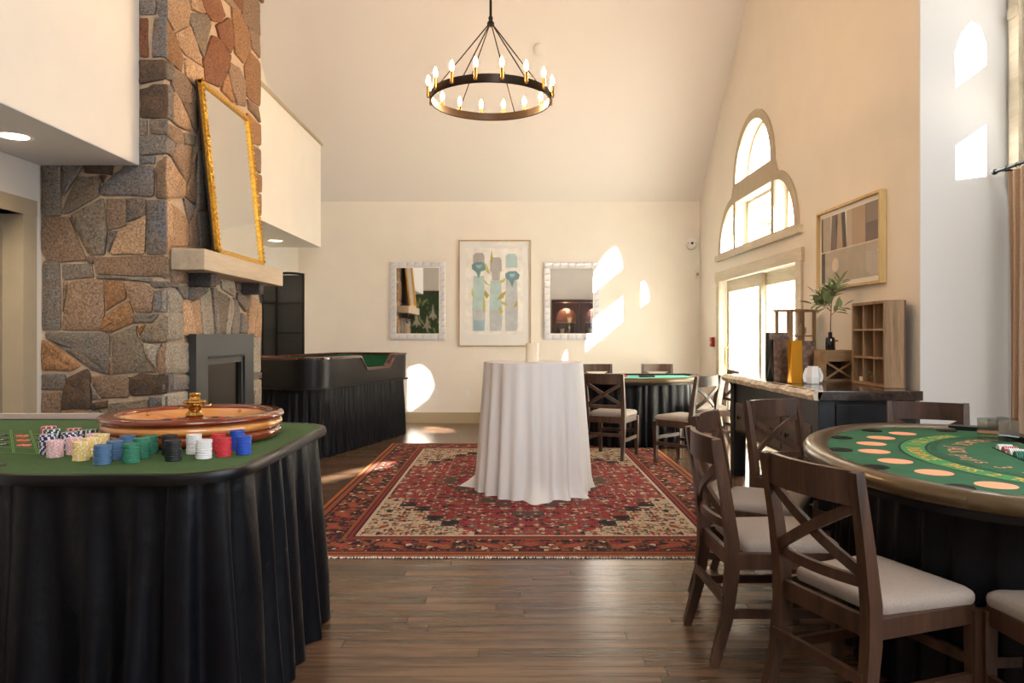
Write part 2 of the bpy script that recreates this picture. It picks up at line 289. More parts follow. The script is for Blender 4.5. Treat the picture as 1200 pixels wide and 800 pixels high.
def dup(root, loc, rz, label, group=None):
    r = root.copy(); C.objects.link(r); r.location = loc; r.rotation_euler = (0, 0, rz); r['label'] = label
    if group: r['group'] = group
    for ch in list(root.children):
        c = ch.copy(); C.objects.link(c); c.parent = r
        for g in list(ch.children):
            d = g.copy(); C.objects.link(d); d.parent = c
    return r
def shape_mesh(loops, t, mats):                           # 2-D loops (first outer, rest holes) in xy, extruded 0..t in z
    cu = bpy.data.curves.new('tmp', 'CURVE'); cu.dimensions = '2D'; cu.fill_mode = 'BOTH'; cu.extrude = t/2
    for lp in loops:
        sp = cu.splines.new('POLY'); sp.points.add(len(lp)-1); sp.use_cyclic_u = True
        for p, q in zip(sp.points, lp): p.co = (q[0], q[1], 0, 1)
    o = bpy.data.objects.new('tmp', cu); C.objects.link(o); dg = bpy.context.evaluated_depsgraph_get(); dg.update()
    me = bpy.data.meshes.new_from_object(o.evaluated_get(dg)); bpy.data.objects.remove(o); bpy.data.curves.remove(cu)
    for v in me.vertices: v.co.z += t/2
    me.materials.clear(); me.materials.append(MT(mats)); return me
def rot_yz(me, X, sgn=1):                                 # (a,b,t) -> (X+sgn*t, a, b)
    for v in me.vertices: a, b, t = v.co; v.co = (X+sgn*t, a, b)
    bm = bmesh.new(); bm.from_mesh(me); bmesh.ops.recalc_face_normals(bm, faces=bm.faces[:]); bm.to_mesh(me); bm.free(); return me
def px_floor(x, y, z=0): d = (CH-z)*F/(y-HY); return ((x-600)/F*d, d)
def px_d(x, y, d): return ((x-600)/F*d, CH+(HY-y)/F*d)                       # -> X, Z on a frontal plane
def px_side(x, y, X): d = F*X/(x-600); return (d, CH+(HY-y)/F*d)             # -> Y, Z on a side plane
def arc(cx, cy, r, a0, a1, n): return [(cx+r*math.cos(a0+(a1-a0)*i/n), cy+r*math.sin(a0+(a1-a0)*i/n)) for i in range(n+1)]
# ------------------------------------------------------------------ setting
YB, XR, YBAY, XBAY, XL, YS, YE, XC, XLF, ZS, YR = 10.68, 2.764, 4.925, 3.36, -3.15, 4.836, 6.70, -2.31, -2.486, 2.434, -3.5
ZB, SL, YT = 3.26, .925, 7.3; ZT = ZB+SL*(YB-YT); XW = -5.2; YW = 1.0      # room widens to XW behind YW
fl = struct(B().add([(XW, YR, -.02), (XBAY, YR, -.02), (XBAY, YB, -.02), (XW, YB, -.02)], [(0,1,2,3)]).build('floor', 'shadowline'))
PW = .083; rows = int((YB-1.6)/PW)+1; far = B(); plank_meshes = {}; rp = random.Random(3); cnt = 0
for r in range(rows):
    y0 = 1.6+r*PW; x = XL-rp.random()*1.2 if y0 > YW else XW
    xend = XBAY if y0 < YBAY else XR
    while x < xend:
        Lp = rp.choice((.9, 1.2, 1.5, 1.8)); xa, xb = max(x, XL), min(x+Lp, xend); x += Lp
        if xb-xa < .02: continue
        vis = abs(xa) < .72*y0+1 or abs(xb) < .72*y0+1
        if y0 < 5.2 and cnt < 295 and vis:
            key = round(xb-xa, 2)
            if key not in plank_meshes: plank_meshes[key] = B().box((0, 0, -.018), (key-.0015, PW-.0018, 0), bev=.0008).mesh('plank', 'floor')
            link('plank', plank_meshes[key], fl, (xa, y0, 0)); cnt += 1
        else: far.box((xa, y0, -.018), (xb-.0015, min(y0+PW-.0018, YB), 0))
far.box((XW, YR, -.018), (XBAY, 1.598, 0))
o = far.build('plank_field', 'floor', fl); o['kind'] = 'stuff'
struct(B().box((XL-.1, YB, 0), (XR+.3, YB+.15, ZB+.1)).build('wall_back', 'wall'))
struct(B().box((XL, YB-.022, 0), (XR, YB-.001, .158)).build('baseboard_back', 'base'))
cl = B(); cl.add([(XW, YB+.15, ZB-.139), (XBAY, YB+.15, ZB-.139), (XBAY, YT, ZT), (XW, YT, ZT), (XBAY, YR, ZT), (XW, YR, ZT)], [(0,1,2,3), (3,2,4,5)])
cl.add([(XW, YB+.15, ZB+.0), (XBAY, YB+.15, ZB+.0), (XBAY, YT+.05, ZT+.12), (XW, YT+.05, ZT+.12), (XBAY, YR, ZT+.12), (XW, YR, ZT+.12)], [(0,1,2,3), (3,2,4,5)])
struct(cl.build('ceiling', 'ceil'))
# left wall with the door recess, bulkheads above
DY0, DY1, DZ = 3.78, 4.673, 2.075
lw = B().box((XL-.12, YW, 0), (XL, DY0, ZT)).box((XL-.12, DY0, DZ), (XL, DY1, ZT)).box((XL-.12, DY1, 0), (XL, YB, ZT)).box((XW, YW, 0), (XL, YW+.12, ZT)).box((XW-.12, YR, 0), (XW, YW+.12, ZT))
struct(lw.build('wall_left', 'wall'))
dr = struct(B().box((XL-.16, DY0, 0), (XL-.12, DY1, DZ)).build('door_1', 'doortaupe'))
for z0, z1 in ((.18, .95), (1.08, 1.95)): B().box((XL-.125, DY0+.14, z0), (XL-.108, DY1-.14, z1), bev=.006).build('door_panel', 'doortaupe', dr)
B().lathe([(.012, 0), (.03, .005), (.03, .03), (.012, .04)], 16).xf(Matrix.Translation((XL-.12, DY0+.07, .98)) @ Matrix.Rotation(PI/2, 4, 'Y')).build('door_knob', 'brass', dr, True)
struct(B().box((XL-.14, DY1-.02, 0), (XL+.015, DY1+.113, DZ)).box((XL-.14, DY0-.113, 0), (XL+.015, DY0+.02, DZ)).box((XL-.14, DY0-.113, DZ), (XL+.018, DY1+.113, DZ+.105)).build('trim_1', 'trim'))
for i, (a, b) in enumerate(((YW, YS), (YE, 9.43))):
    o = struct(B().box((XL, a, ZS), (XLF, b, 3.76)).build('wall_bulkhead' if i == 0 else 'wall_bulkhead_far', 'wall'))
    struct(B().box((XL, a, 3.76), (XLF+.03, b+(.03 if i else 0), 3.79)).build('trim_%d' % (i+2), 'trim'))
struct(B().box((XL+.002, YW, ZS-.006), (XLF-.002, YS, ZS-.0005)).build('soffit_daylight_panel', 'soffit'))  # thin panel added under the bulkhead to carry the daylight tint
struct(B().box((XL, 4.79, 0), (XL+.012, YS, .14)).build('baseboard_left', 'base'))
# right wall with trefoil window and sliding door
def cir(cx, cz, r, a0, a1, n=20): return arc(cx, cz, r, math.radians(a0), math.radians(a1), n)
TC, TZ = 8.30, 3.15
op_half = cir(TC, TZ, .61, 0, 180)
op_mid = [(7.68, 2.36), (8.92, 2.36), (8.92, 2.93), (7.68, 2.93)]
op_lft = [(8.99, 2.36)]+cir(8.99, 2.36, .56, 0, 90, 12)
op_rgt = [(7.61, 2.36)]+cir(7.61, 2.36, .56, 90, 180, 12)
DO = [(7.0, .02), (9.62, .02), (9.62, 2.02), (7.0, 2.02)]
outer = [(YBAY, -.2), (YB+.1, -.2), (YB+.1, ZB+.05), (YB, ZB+.05), (YT, ZT+.06), (YBAY, ZT+.06)]
me = rot_yz(shape_mesh([outer, op_half, op_mid, op_lft, op_rgt, DO], .2, 'wall'), XR)
struct(link('wall_right', me))
win = struct(link('window_1', rot_yz(shape_mesh([
    [(9.64, 2.33)]+cir(8.99, 2.36, .65, 0, 82, 12)+[(9.0, TZ)]+cir(TC, TZ, .70, 0, 180, 24)+[(7.6, TZ)]+cir(7.61, 2.36, .65, 98, 180, 12)+[(6.96, 2.33)],
    cir(TC, TZ, .605, 0, 180), [(7.685, 2.37), (8.915, 2.37), (8.915, 2.925), (7.685, 2.925)], [(8.995, 2.37)]+cir(8.995, 2.37, .545, 0, 90, 12), [(7.605, 2.37)]+cir(7.605, 2.37, .545, 90, 180, 12)], .022, 'trim'), XR, -1)))
B().box((XR-.05, 6.88, 2.27), (XR+.01, 9.72, 2.345)).build('window_sill', 'trimwood', win)
def sash(loop, inset_c, k):
    cx = sum(p[0] for p in loop)/len(loop); cz = sum(p[1] for p in loop)/len(loop)
    inner = [(cx+(p[0]-cx)*k, cz+(p[1]-cz)*k) for p in loop]
    link('sash', rot_yz(shape_mesh([loop, inner], .045, 'base'), XR+.12), win)
    link('pane', rot_yz(shape_mesh([inner], .006, 'glass'), XR+.14), win)
sash(op_half, 0, .88); sash(op_mid, 0, .88); sash(op_lft, 0, .85); sash(op_rgt, 0, .85)
sd_ = struct(B().box((XR-.025, 9.6, 0), (XR+.01, 9.74, 2.03)).box((XR-.025, 6.88, 0), (XR+.01, 7.02, 2.03)).box((XR-.032, 6.85, 2.0), (XR+.01, 9.77, 2.13)).build('door_2', 'trimwood'))
for (y0, y1, xo) in ((8.27, 9.6, .1), (7.02, 8.36, .15)):
    fr = link('door_frame', rot_yz(shape_mesh([[(y0, .03), (y1, .03), (y1, 2.01), (y0, 2.01)], [(y0+.1, .16), (y1-.1, .16), (y1-.1, 1.86), (y0+.1, 1.86)]], .045, 'trimwood'), XR+xo-.02), sd_)
    B().box((XR+xo, y0+.1, .16), (XR+xo+.006, y1-.1, 1.86)).build('pane', 'glass', fr)
    B().box((XR+xo+.03, y0+.06, .1), (XR+xo+.033, y1-.06, 1.92)).build('sheer_shade', 'sheer', fr)
B().tube([(XR+.06, 9.5, .9), (XR+.03, 9.5, .92), (XR+.03, 9.5, 1.12), (XR+.06, 9.5, 1.14)], .012, 8).build('door_handle', 'brass', sd_, True)
struct(B().box((XR-.02, YBAY+.0, 0), (XR-.001, 6.85, .158)).box((XR-.02, 9.77, 0), (XR-.001, YB-.022, .158)).build('baseboard_right', 'base'))
# bay: return wall (lit bluish white) and near side wall with its window and unseen openings shaped to cast the sun patches
struct(B().box((XR+.001, YBAY-.012, 0), (XBAY+.3, YBAY+.2, ZT+.05)).build('wall_bay', 'white'))
def bp(X, Y, Z): t = (XBAY-X)/SX; return (Y-t, Z+SZ*t)    # follow the sun back to the near side wall
h1 = [bp(*[px_d(a, b, YBAY)[0], YBAY, px_d(a, b, YBAY)[1]]) for a, b in ((1117,105),(1116,62),(1124,40),(1135,27),(1146,33),(1153,52),(1153,78))]
h2 = [bp(px_d(a, b, YBAY)[0], YBAY, px_d(a, b, YBAY)[1]) for a, b in ((1117,212),(1117,172),(1153,147),(1153,208))]
h3 = [bp(px_d(a, b, YB)[0], YB, px_d(a, b, YB)[1]) for a, b in ((480,480),(480,432),(492,429),(502,437),(507,452),(500,466))]
h4 = [bp(*px_floor(a, b), 0) for a, b in ((373,566),(373,561),(450,542),(462,542),(452,547))]
h5 = [bp(*px_floor(a, b), 0) for a, b in ((492,507),(500,499),(533,503),(530,507))]
loops = [[(YR, -.2), (YBAY, -.2), (YBAY, ZT+.05), (YR, ZT+.05)], h1, h2, h3, h4, h5]
struct(link('wall_near_right', rot_yz(shape_mesh(loops, .005, 'white'), XBAY)))
w2 = struct(link('window_2', rot_yz(shape_mesh([[(4.86, 2.3), (4.86, 3.6)]+cir(4.2, 3.6, .66, 0, 180, 16)+[(3.54, 2.3)], [(4.77, 2.42), (4.77, 3.6)]+cir(4.2, 3.6, .57, 0, 180, 16)+[(3.63, 2.42)]], .03, 'trimwood'), XBAY, -1)))
B().box((XBAY-.05, 4.77, 3.40), (XBAY-.03, 4.85, 3.47), bev=.004).build('rosette', 'trimwood', w2)
wr = B().box((XW, YR-.15, 0), (XBAY, YR, ZT)); struct(wr.build('wall_rear', 'wall'))
w3 = struct(B().box((.2, YR, 3.7), (.33, YR+.03, 6.2)).box((3.17, YR, 3.7), (3.3, YR+.03, 6.2)).box((.2, YR, 6.1), (3.3, YR+.03, 6.24)).box((.15, YR, 3.6), (3.33, YR+.05, 3.74)).box((1.72, YR, 3.74), (1.78, YR+.03, 6.1)).build('rear_fill_frame', 'trim'))  # frame added around the rear fill lamp, solid wall behind it
# outdoors
struct(B().add([(XR+.2, -30, -.12), (60, -30, -.12), (60, 60, -.12), (XR+.2, 60, -.12)], [(0,1,2,3)]).build('ground_outside', 'patio'))
# ------------------------------------------------------------------ fireplace
GREY, BLUE, BRN, TAN, OLV, DRK, LGT, RST, ORG = '#7a7571', '#6f6e70', '#8a7361', '#b9987a', '#82776a', '#52443a', '#a8a297', '#84543a', '#98714f'
chim = thing('stone_fireplace', 'tall fieldstone chimney and fireplace with grey steel surround against left wall', 'fireplace', (XC, 5.7, 0))
co = Vector((XC, 5.7, 0))
core = B().box((XL, YS+.02, 0), (XC-.02, YE-.02, ZT-.02)); core.v = [tuple(Vector(v)-co) for v in core.v]; core.build('mortar_core', 'mortar', chim)
NS = [0]
def stone(poly, plane, col):
    # poly: list of (a,b) in plane coordinates; frontal plane faces -Y, side plane faces +X
    if plane == 'f': to = lambda a, b, t: Vector((a, YS+.02-t, b))-co
    else: to = lambda a, b, t: Vector((XC-.02+t, a, b))-co
    cx = sum(p[0] for p in poly)/len(poly); cy = sum(p[1] for p in poly)/len(poly)
    big = max(math.hypot(a-cx, b-cy) for a, b in poly); rr = random.Random(NS[0]); NS[0] += 1
    poly = [(cx+(a-cx)*(1+.009/big), cy+(b-cy)*(1+.009/big)) for a, b in poly]
    # subdivide edges once and round the corners a little
    pts = []
    n = len(poly)
    for i in range(n):
        p, q = poly[i], poly[(i+1) % n]
        pts += [(p[0]*.94+q[0]*.06, p[1]*.94+q[1]*.06), ((p[0]+q[0])/2+rr.uniform(-.006, .006), (p[1]+q[1])/2+rr.uniform(-.006, .006)), (p[0]*.06+q[0]*.94, p[1]*.06+q[1]*.94)]
    m = len(pts); th = rr.uniform(.014, .028); k = 1-min(.25, .007/max(big, .02))
    def ring(s, t, j=0): return [to(cx+(a-cx)*s, cy+(b-cy)*s, t+rr.uniform(-j, j)) for a, b in pts]
    vs = ring(1, 0)+ring(1, th*.85)+ring(k, th, .002)+ring(k*.5, th+.002, .006)+[to(cx, cy, th+rr.uniform(-.003, .008))]
    fs = []
    for L_ in range(3):
        for i in range(m): fs.append((L_*m+i, L_*m+(i+1)%m, (L_+1)*m+(i+1)%m, (L_+1)*m+i))
    fs += [(3*m+i, 3*m+(i+1)%m, 4*m) for i in range(m)]
    o = B().add(vs, fs).build('stone', 'stone', chim, 50); c = lin(col); j = rr.uniform(.8, 1.15); o.color = (c[0]*j, c[1]*j, c[2]*j, 1)
def fst(off, sc, poly, col): stone([px_d(off[0]+a/sc, off[1]+b/sc, YS) for a, b in poly], 'f', col)
def sst(off, sc, poly, col): stone([px_side(min(off[0]+a/sc, 306.4), off[1]+b/sc, XC) for a, b in poly], 's', col)
o3, o4, o5, o6, o7 = (40,185), (40,335), (155,0), (155,140), (190,300)
for poly, c in (
 ([(45,40),(148,40),(148,330),(45,330)], GREY), ([(162,40),(280,40),(235,115),(165,220)], BLUE), ([(295,40),(455,40),(445,95),(300,85)], DRK), ([(378,103),(414,103),(394,140)], DRK),
 ([(255,110),(360,110),(378,145),(370,220),(200,318),(160,318),(195,225)], OLV), ([(530,45),(690,50),(690,222),(395,215),(392,165),(470,95)], BLUE),
 ([(212,340),(400,238),(412,340),(425,430),(405,560),(320,562)], OLV), ([(422,242),(530,242),(535,385),(500,400),(432,418)], BRN), ([(542,242),(648,242),(648,330),(540,370)], GREY),
 ([(435,430),(485,430),(432,550)], BLUE), ([(490,430),(648,335),(640,560),(445,560)], TAN), ([(662,255),(768,250),(768,555),(658,555)], BLUE),
 ([(45,350),(195,350),(225,420),(300,595),(150,605),(70,590),(45,550)], BRN), ([(312,580),(345,582),(335,612),(315,608)], BRN), ([(350,585),(770,572),(775,690),(365,680)], BRN),
 ([(360,690),(480,688),(675,703),(675,725),(365,704)], GREY), ([(165,625),(325,620),(338,695),(170,710)], GREY), ([(45,612),(140,612),(148,1000),(42,1000)], GREY),
 ([(168,725),(190,730),(182,800),(164,900)], BRN), ([(210,730),(300,715),(398,715),(405,900),(380,1000),(160,1000),(195,780)], BRN), ([(420,720),(518,730),(530,820),(415,890),(408,770)], ORG),
 ([(535,735),(620,730),(695,780),(680,898),(590,895),(540,780)], BRN), ([(690,720),(775,725),(775,755),(690,750)], GREY)): fst(o3, 5, poly, c)
for poly, c in (
 ([(705,35),(772,30),(772,145),(700,145)], BLUE), ([(545,90),(575,170),(575,215),(450,268),(385,255),(420,170)], ORG), ([(580,165),(718,165),(680,212),(590,215)], GREY), ([(608,230),(645,230),(620,290)], ORG),
 ([(772,175),(772,325),(650,325),(620,305),(655,240)], OLV), ([(70,272),(430,275),(430,515),(340,490),(180,375),(70,305)], GREY), ([(45,320),(100,340),(260,465),(200,495),(45,490)], ORG),
 ([(450,290),(595,235),(600,300),(625,340),(650,430),(705,500),(470,510)], OLV), ([(640,340),(740,345),(715,400),(718,480),(660,420)], LGT), ([(772,340),(772,510),(725,510),(722,410),(745,355)], BRN),
 ([(440,420),(455,430),(460,515),(442,515)], BRN), ([(45,520),(170,520),(170,600),(45,605)], BLUE), ([(300,490),(320,520),(325,715),(160,720),(170,620),(195,540)], DRK), ([(335,530),(545,530),(545,650),(390,655)], BRN),
 ([(332,570),(385,660),(340,665)], GREY), ([(560,540),(620,515),(772,525),(772,625),(580,640),(558,615)], DRK), ([(45,630),(145,630),(150,770),(42,770)], BRN), ([(340,690),(420,675),(420,710),(345,725)], DRK),
 ([(440,690),(660,665),(660,720),(440,740)], OLV), ([(675,655),(770,650),(770,705),(680,705)], BLUE), ([(160,740),(280,735),(300,770),(160,772)], ORG), ([(305,735),(340,735),(350,765),(320,768)], GREY), ([(380,730),(430,745),(440,775),(410,775)], BLUE), ([(480,750),(772,725),(772,790),(480,790)], GREY)): fst(o4, 5, poly, c)
for poly, c in (([(40,5),(130,0),(125,75),(45,75)], GREY), ([(140,-10),(196,-10),(196,95),(160,95),(140,60)], BLUE), ([(42,110),(85,110),(88,320),(45,320)], RST), ([(130,110),(196,105),(196,325),(115,325)], BLUE),
 ([(45,355),(194,355),(190,455),(45,485)], DRK), ([(45,525),(120,495),(196,495),(194,680),(45,680)], DRK), ([(45,705),(80,705),(80,785),(45,785)], GREY), ([(105,700),(198,700),(198,780),(105,775)], GREY),
 ([(45,800),(195,795),(195,895),(45,905)], GREY), ([(50,915),(125,915),(120,955),(50,955)], BLUE), ([(196,915),(196,1155),(140,1150),(135,1000),(145,955)], BRN)): fst(o5, 5, poly, c)
# above the frame and below the table top
rr = random.Random(11)
for k in range(9):
    z = 3.62+k*.29; stone([(-2.47, z), (-2.34, z+rr.uniform(-.02, .02)), (-2.34, z+.27), (-2.47, z+.27)], 'f', rr.choice((GREY, BLUE, BRN, DRK)))
z = .02
for h in (.2, .26, .19, ):
    x = -3.13
    while x < -2.4:
        wd = min(rr.uniform(.16, .32), -2.335-x)
        stone([(x, z), (x+wd-.02, z+rr.uniform(0, .02)), (x+wd-.03, z+h-.02), (x+.01, z+h-.03)], 'f', rr.choice((GREY, BLUE, BRN, ORG))); x += wd
    z += h
for poly, c in (([(205,5),(330,0),(345,55),(335,140),(255,180),(205,90)], TAN), ([(345,0),(400,0),(430,75),(355,55)], TAN), ([(202,120),(225,140),(270,250),(305,340),(295,420),(202,330)], ORG),
 ([(260,200),(345,155),(385,260),(415,385),(320,320),(280,270)], TAN), ([(350,80),(440,85),(465,140),(425,330),(385,240),(345,120)], OLV), ([(410,0),(515,0),(545,90),(520,130),(470,120),(435,70)], RST),
 ([(475,210),(520,235),(585,330),(540,470),(520,510),(430,470),(425,340)], RST), ([(540,130),(570,105),(590,160),(600,260),(580,310),(520,230),(500,150)], RST), ([(590,40),(650,90),(690,200),(700,290),(660,370),(610,310),(600,180)], ORG),
 ([(590,0),(700,0),(750,60),(745,150),(670,90)], RST), ([(680,120),(750,190),(755,340),(710,280)], BRN), ([(700,310),(755,370),(755,620),(680,560),(665,390)], ORG), ([(580,370),(630,400),(665,480),(665,620),(620,610),(590,520),(570,420)], BRN),
 ([(540,480),(565,440),(590,560),(600,600),(530,530)], ORG), ([(680,580),(740,630),(755,720),(690,640)], BRN), ([(680,660),(755,740),(755,845),(690,805)], ORG), ([(202,360),(240,370),(235,470),(202,455)], GREY),
 ([(250,400),(310,440),(355,520),(350,600),(290,590),(240,500)], BRN), ([(320,340),(420,400),(425,470),(385,510),(325,440)], TAN), ([(205,500),(235,520),(240,700),(205,680)], GREY), ([(250,540),(285,590),(325,680),(350,760),(280,740),(240,700)], TAN),
 ([(300,600),(350,610),(385,540),(385,780),(355,720)], BRN), ([(203,715),(300,770),(310,840),(270,840),(203,785)], BRN), ([(390,540),(430,560),(445,840),(400,860)], BRN), ([(440,540),(540,600),(545,900),(455,900)], GREY), ([(550,620),(680,700),(690,900),(555,900)], BRN), ([(310,780),(380,800),(370,850),(320,845)], OLV)): sst(o5, 5, poly, c)
for poly, c in (([(205,100),(255,140),(240,215),(203,190)], GREY), ([(265,145),(365,170),(340,330),(320,360),(245,225)], BRN), ([(203,215),(310,365),(305,450),(203,455)], TAN), ([(385,180),(380,500),(310,440),(345,340)], BRN),
 ([(203,470),(230,475),(235,740),(203,785)], TAN), ([(240,500),(300,540),(335,600),(335,735),(240,735)], TAN), ([(310,460),(375,510),(340,590)], GREY), ([(345,600),(380,550),(395,735),(340,735)], BRN), ([(395,200),(435,180),(445,510),(390,530)], GREY),
 ([(400,545),(465,540),(470,740),(408,740)], GREY), ([(450,220),(560,220),(560,480),(460,490)], BRN), ([(570,220),(680,220),(690,480),(570,480)], GREY), ([(480,500),(590,500),(600,770),(490,750)], ORG), ([(600,500),(700,500),(705,790),(610,770)], BRN),
 ([(690,10),(755,30),(757,150),(690,130)], ORG), ([(690,140),(757,180),(757,315),(705,270)], BRN), ([(700,310),(757,330),(757,425),(710,420)], ORG), ([(710,430),(755,440),(755,560),(720,540)], BRN), ([(715,570),(757,600),(757,680),(718,660)], GREY), ([(718,680),(757,700),(757,840),(722,800)], ORG)): sst(o6, 5, poly, c)
for poly, c in (([(20,20),(45,20),(45,110),(20,110)], GREY), ([(60,60),(125,60),(140,140),(60,135)], BRN), ([(20,135),(80,140),(85,165),(20,160)], GREY), ([(85,155),(140,160),(130,225),(95,190)], GREY), ([(20,180),(80,180),(105,220),(105,290),(20,290)], LGT),
 ([(150,160),(245,160),(190,225),(150,225)], GREY), ([(150,250),(200,230),(215,400),(180,400)], TAN), ([(205,220),(255,180),(265,300),(275,400),(220,400)], LGT), ([(262,170),(285,170),(300,400),(280,400)], GREY), ([(290,180),(350,210),(330,400),(302,400)], OLV),
 ([(355,220),(375,230),(375,300),(355,400),(338,400)], LGT), ([(380,220),(400,240),(410,300),(405,400),(370,400)], GREY), ([(415,300),(440,310),(440,400),(412,400)], GREY), ([(315,130),(375,130),(380,210),(320,170)], LGT), ([(400,190),(460,200),(455,260),(440,290),(395,230)], OLV),
 ([(460,210),(500,230),(480,400),(445,400)], TAN), ([(490,240),(518,250),(516,420),(480,410)], TAN), ([(480,430),(518,430),(516,600),(480,600)], LGT), ([(475,607),(518,607),(516,635),(475,640)], GREY), ([(475,650),(518,645),(516,770),(475,770)], LGT), ([(110,230),(148,250),(175,400),(110,410)], TAN),
 ([(20,300),(105,300),(105,430),(20,440)], LGT), ([(20,450),(150,455),(155,600),(20,610)], LGT), ([(20,620),(60,620),(60,700),(20,710)], BLUE), ([(65,625),(155,620),(155,690),(65,700)], GREY), ([(20,720),(150,705),(150,800),(20,800)], LGT), ([(150,90),(300,100),(300,150),(150,150)], GREY), ([(390,130),(520,150),(515,190),(400,180)], GREY)): sst(o7, 4.446, poly, c)
for y0, y1, z0, z1 in ((4.86, 5.2, .04, .3), (4.86, 5.2, .32, .72), (6.4, 6.68, .04, .4), (6.4, 6.68, .42, .8)): stone([(y0, z0), (y1-.02, z0), (y1-.02, z1), (y0, z1)], 's', rr.choice((LGT, GREY)))
for k in range(7):
    for j in range(4):
        z = 4.0+k*.35; y = 4.88+j*.45+(.1 if k % 2 else 0); stone([(y, z), (y+.42, z+.03), (min(y+.4, 6.68), z+.33), (y+.02, z+.3)], 's', rr.choice((RST, ORG, BRN, TAN)))
# steel surround, firebox door
def sub(bb): bb.v = [tuple(Vector(v)-co) for v in bb.v]; return bb
sur = link('surround', rot_yz(shape_mesh([[(5.17, .2), (6.32, .2), (6.32, 1.305), (5.17, 1.305)], [(5.37, .3), (6.11, .3), (6.11, 1.14), (5.37, 1.14)]], .06, 'steel'), XC), chim, tuple(-co))
sub(B().box((XC, 5.37, .3), (XC+.02, 6.11, 1.14))).build('firebox_glass', 'soot', chim)
dfm = link('door_frame', rot_yz(shape_mesh([[(5.37, .3), (6.11, .3), (6.11, 1.12), (5.37, 1.12)], [(5.41, .34), (6.07, .34), (6.07, 1.075), (5.41, 1.075)]], .03, 'steel'), XC+.015), chim, tuple(-co))
sub(B().box((XC+.05, 5.37, 1.12), (XC+.064, 6.11, 1.14))).build('vent_slot', 'blackmetal', chim)
sub(B().box((XC-.01, 4.93, 1.742), (-2.09, 6.62, 1.885), bev=.006)).build('mantel', 'mantel', chim)
for y in (5.2, 6.2): o = sub(B().box((XC-.01, y, 1.645), (-2.155, y+.1, 1.742), bev=.012)).build('corbel', 'stone', chim); o.color = lin('#4b4d52')
# gilt mirror leaning on the mantel
mr = thing('leaning_mirror', 'tall gilt framed mirror leaning on the mantel against the stone chimney', 'mirror', (-2.132, 5.73, 1.887))
ang = math.atan2(.13, 1.27); RM = Matrix.Rotation(-ang, 4, 'Y')
fm = B(); HW, HT, fw = .48, 1.275, .038
gl = B().box((-.012, -HW+fw*.6, fw*.6), (0, HW-fw*.6, HT-fw*.6)).xf(RM).build('mirror_glass', 'mirror', mr)
fm.box((-.02, -HW, 0), (.018, -HW+fw, HT), bev=.008).box((-.02, HW-fw, 0), (.018, HW, HT), bev=.008).box((-.02, -HW, 0), (.018, HW, fw), bev=.008).box((-.02, -HW, HT-fw), (.018, HW, HT), bev=.008)
fm.xf(RM).build('gilt_frame', 'gold', mr); bd = B()
for i in range(34):
    z = .02+i*(HT-.04)/33
    for y in (-HW+.012, HW-.012): bd.lathe([(.004, 0), (.012, .004), (.013, .014), (.008, .024), (.003, .028)], 6, (.018, y, z))
bd.xf(RM).build('beading', 'gold', mr, True)['kind'] = 'stuff'
B().box((-.034, -HW+.005, .005), (-.02, HW-.005, HT-.005)).xf(RM).build('backing', 'shadowline', mr)
# ------------------------------------------------------------------ chandelier and downlights
ch = thing('chandelier', 'dark bronze wagon wheel chandelier with sixteen lit candle bulbs', 'chandelier', ((575-600)/F*5.9, 5.9, CH+(HY-116)/F*5.9))
R_ = .485
B().lathe([(R_, -.035), (R_+.008, -.03), (R_+.008, .03), (R_, .035), (R_-.008, .03), (R_-.008, -.03), (R_, -.035)], 64, cap=False).build('ring', 'bronze', ch, True)
ZA = (116-27)/F*5.9
B().lathe([(.012, ZA-.03), (.03, ZA-.02), (.03, ZA), (.015, ZA+.02), (.02, ZA+.04), (.01, ZA+.06)], 16).build('hub', 'bronze', ch, True)
B().tube([(0, 0, ZA+.03), (0, 0, ZT-.02-ch.location.z)], .011, 10).build('stem', 'bronze', ch, True)
B().lathe([(.06, ZT-.045-ch.location.z), (.065, ZT-.01-ch.location.z)], 20).build('canopy', 'bronze', ch, True)
for k in range(6):
    a = math.radians(-24+60*k-90); B().tube([(.015*math.cos(a), .015*math.sin(a), ZA-.01), (R_*math.cos(a), R_*math.sin(a), .02)], .005, 6).build('support_rod', 'bronze', ch, True)
cs = B().lathe([(.012, -.02), (.016, 0), (.013, .01), (.013, .075)], 12).mesh('candle_sleeve', 'sleeve', True)
bl = B().lathe([(.006, .075), (.013, .09), (.017, .108), (.014, .13), (.006, .148), (.001, .158)], 12).mesh('bulb', 'bulb', True)
for k in range(16):
    a = 2*PI*(k+.5)/16; s_ = link('candle_sleeve', cs, ch, ((R_+.02)*math.cos(a), (R_+.02)*math.sin(a), .0)); link('bulb', bl, s_)
for i, (x, y, lb) in enumerate(((-2.83, 4.12, 'round recessed ceiling light glowing in soffit above the left doorway'), (-2.85, 8.74, 'round recessed ceiling light in soffit beyond the stone chimney'))):
    t = thing('recessed_light', lb, 'light', (x, y, ZS-(.0065 if i == 0 else .0005)), 0, 'recessed soffit lights')
    B().lathe([(.075, -.001), (.095, -.006), (.1, -.001)], 32, cap=False).build('trim_ring', 'plastic', t, True)
    B().lathe([(.0, -.003), (.075, -.003)], 32, cap=False).build('lens', 'can', t)
    l = bpy.data.lights.new('downlight', 'SPOT'); lo = bpy.data.objects.new('downlight', l); C.objects.link(lo); l.energy = 35; l.color = (1, .82, .6); l.spot_size = 2.2; l.spot_blend = .8; l.shadow_soft_size = .06; lo.location = (x, y, ZS-.03)
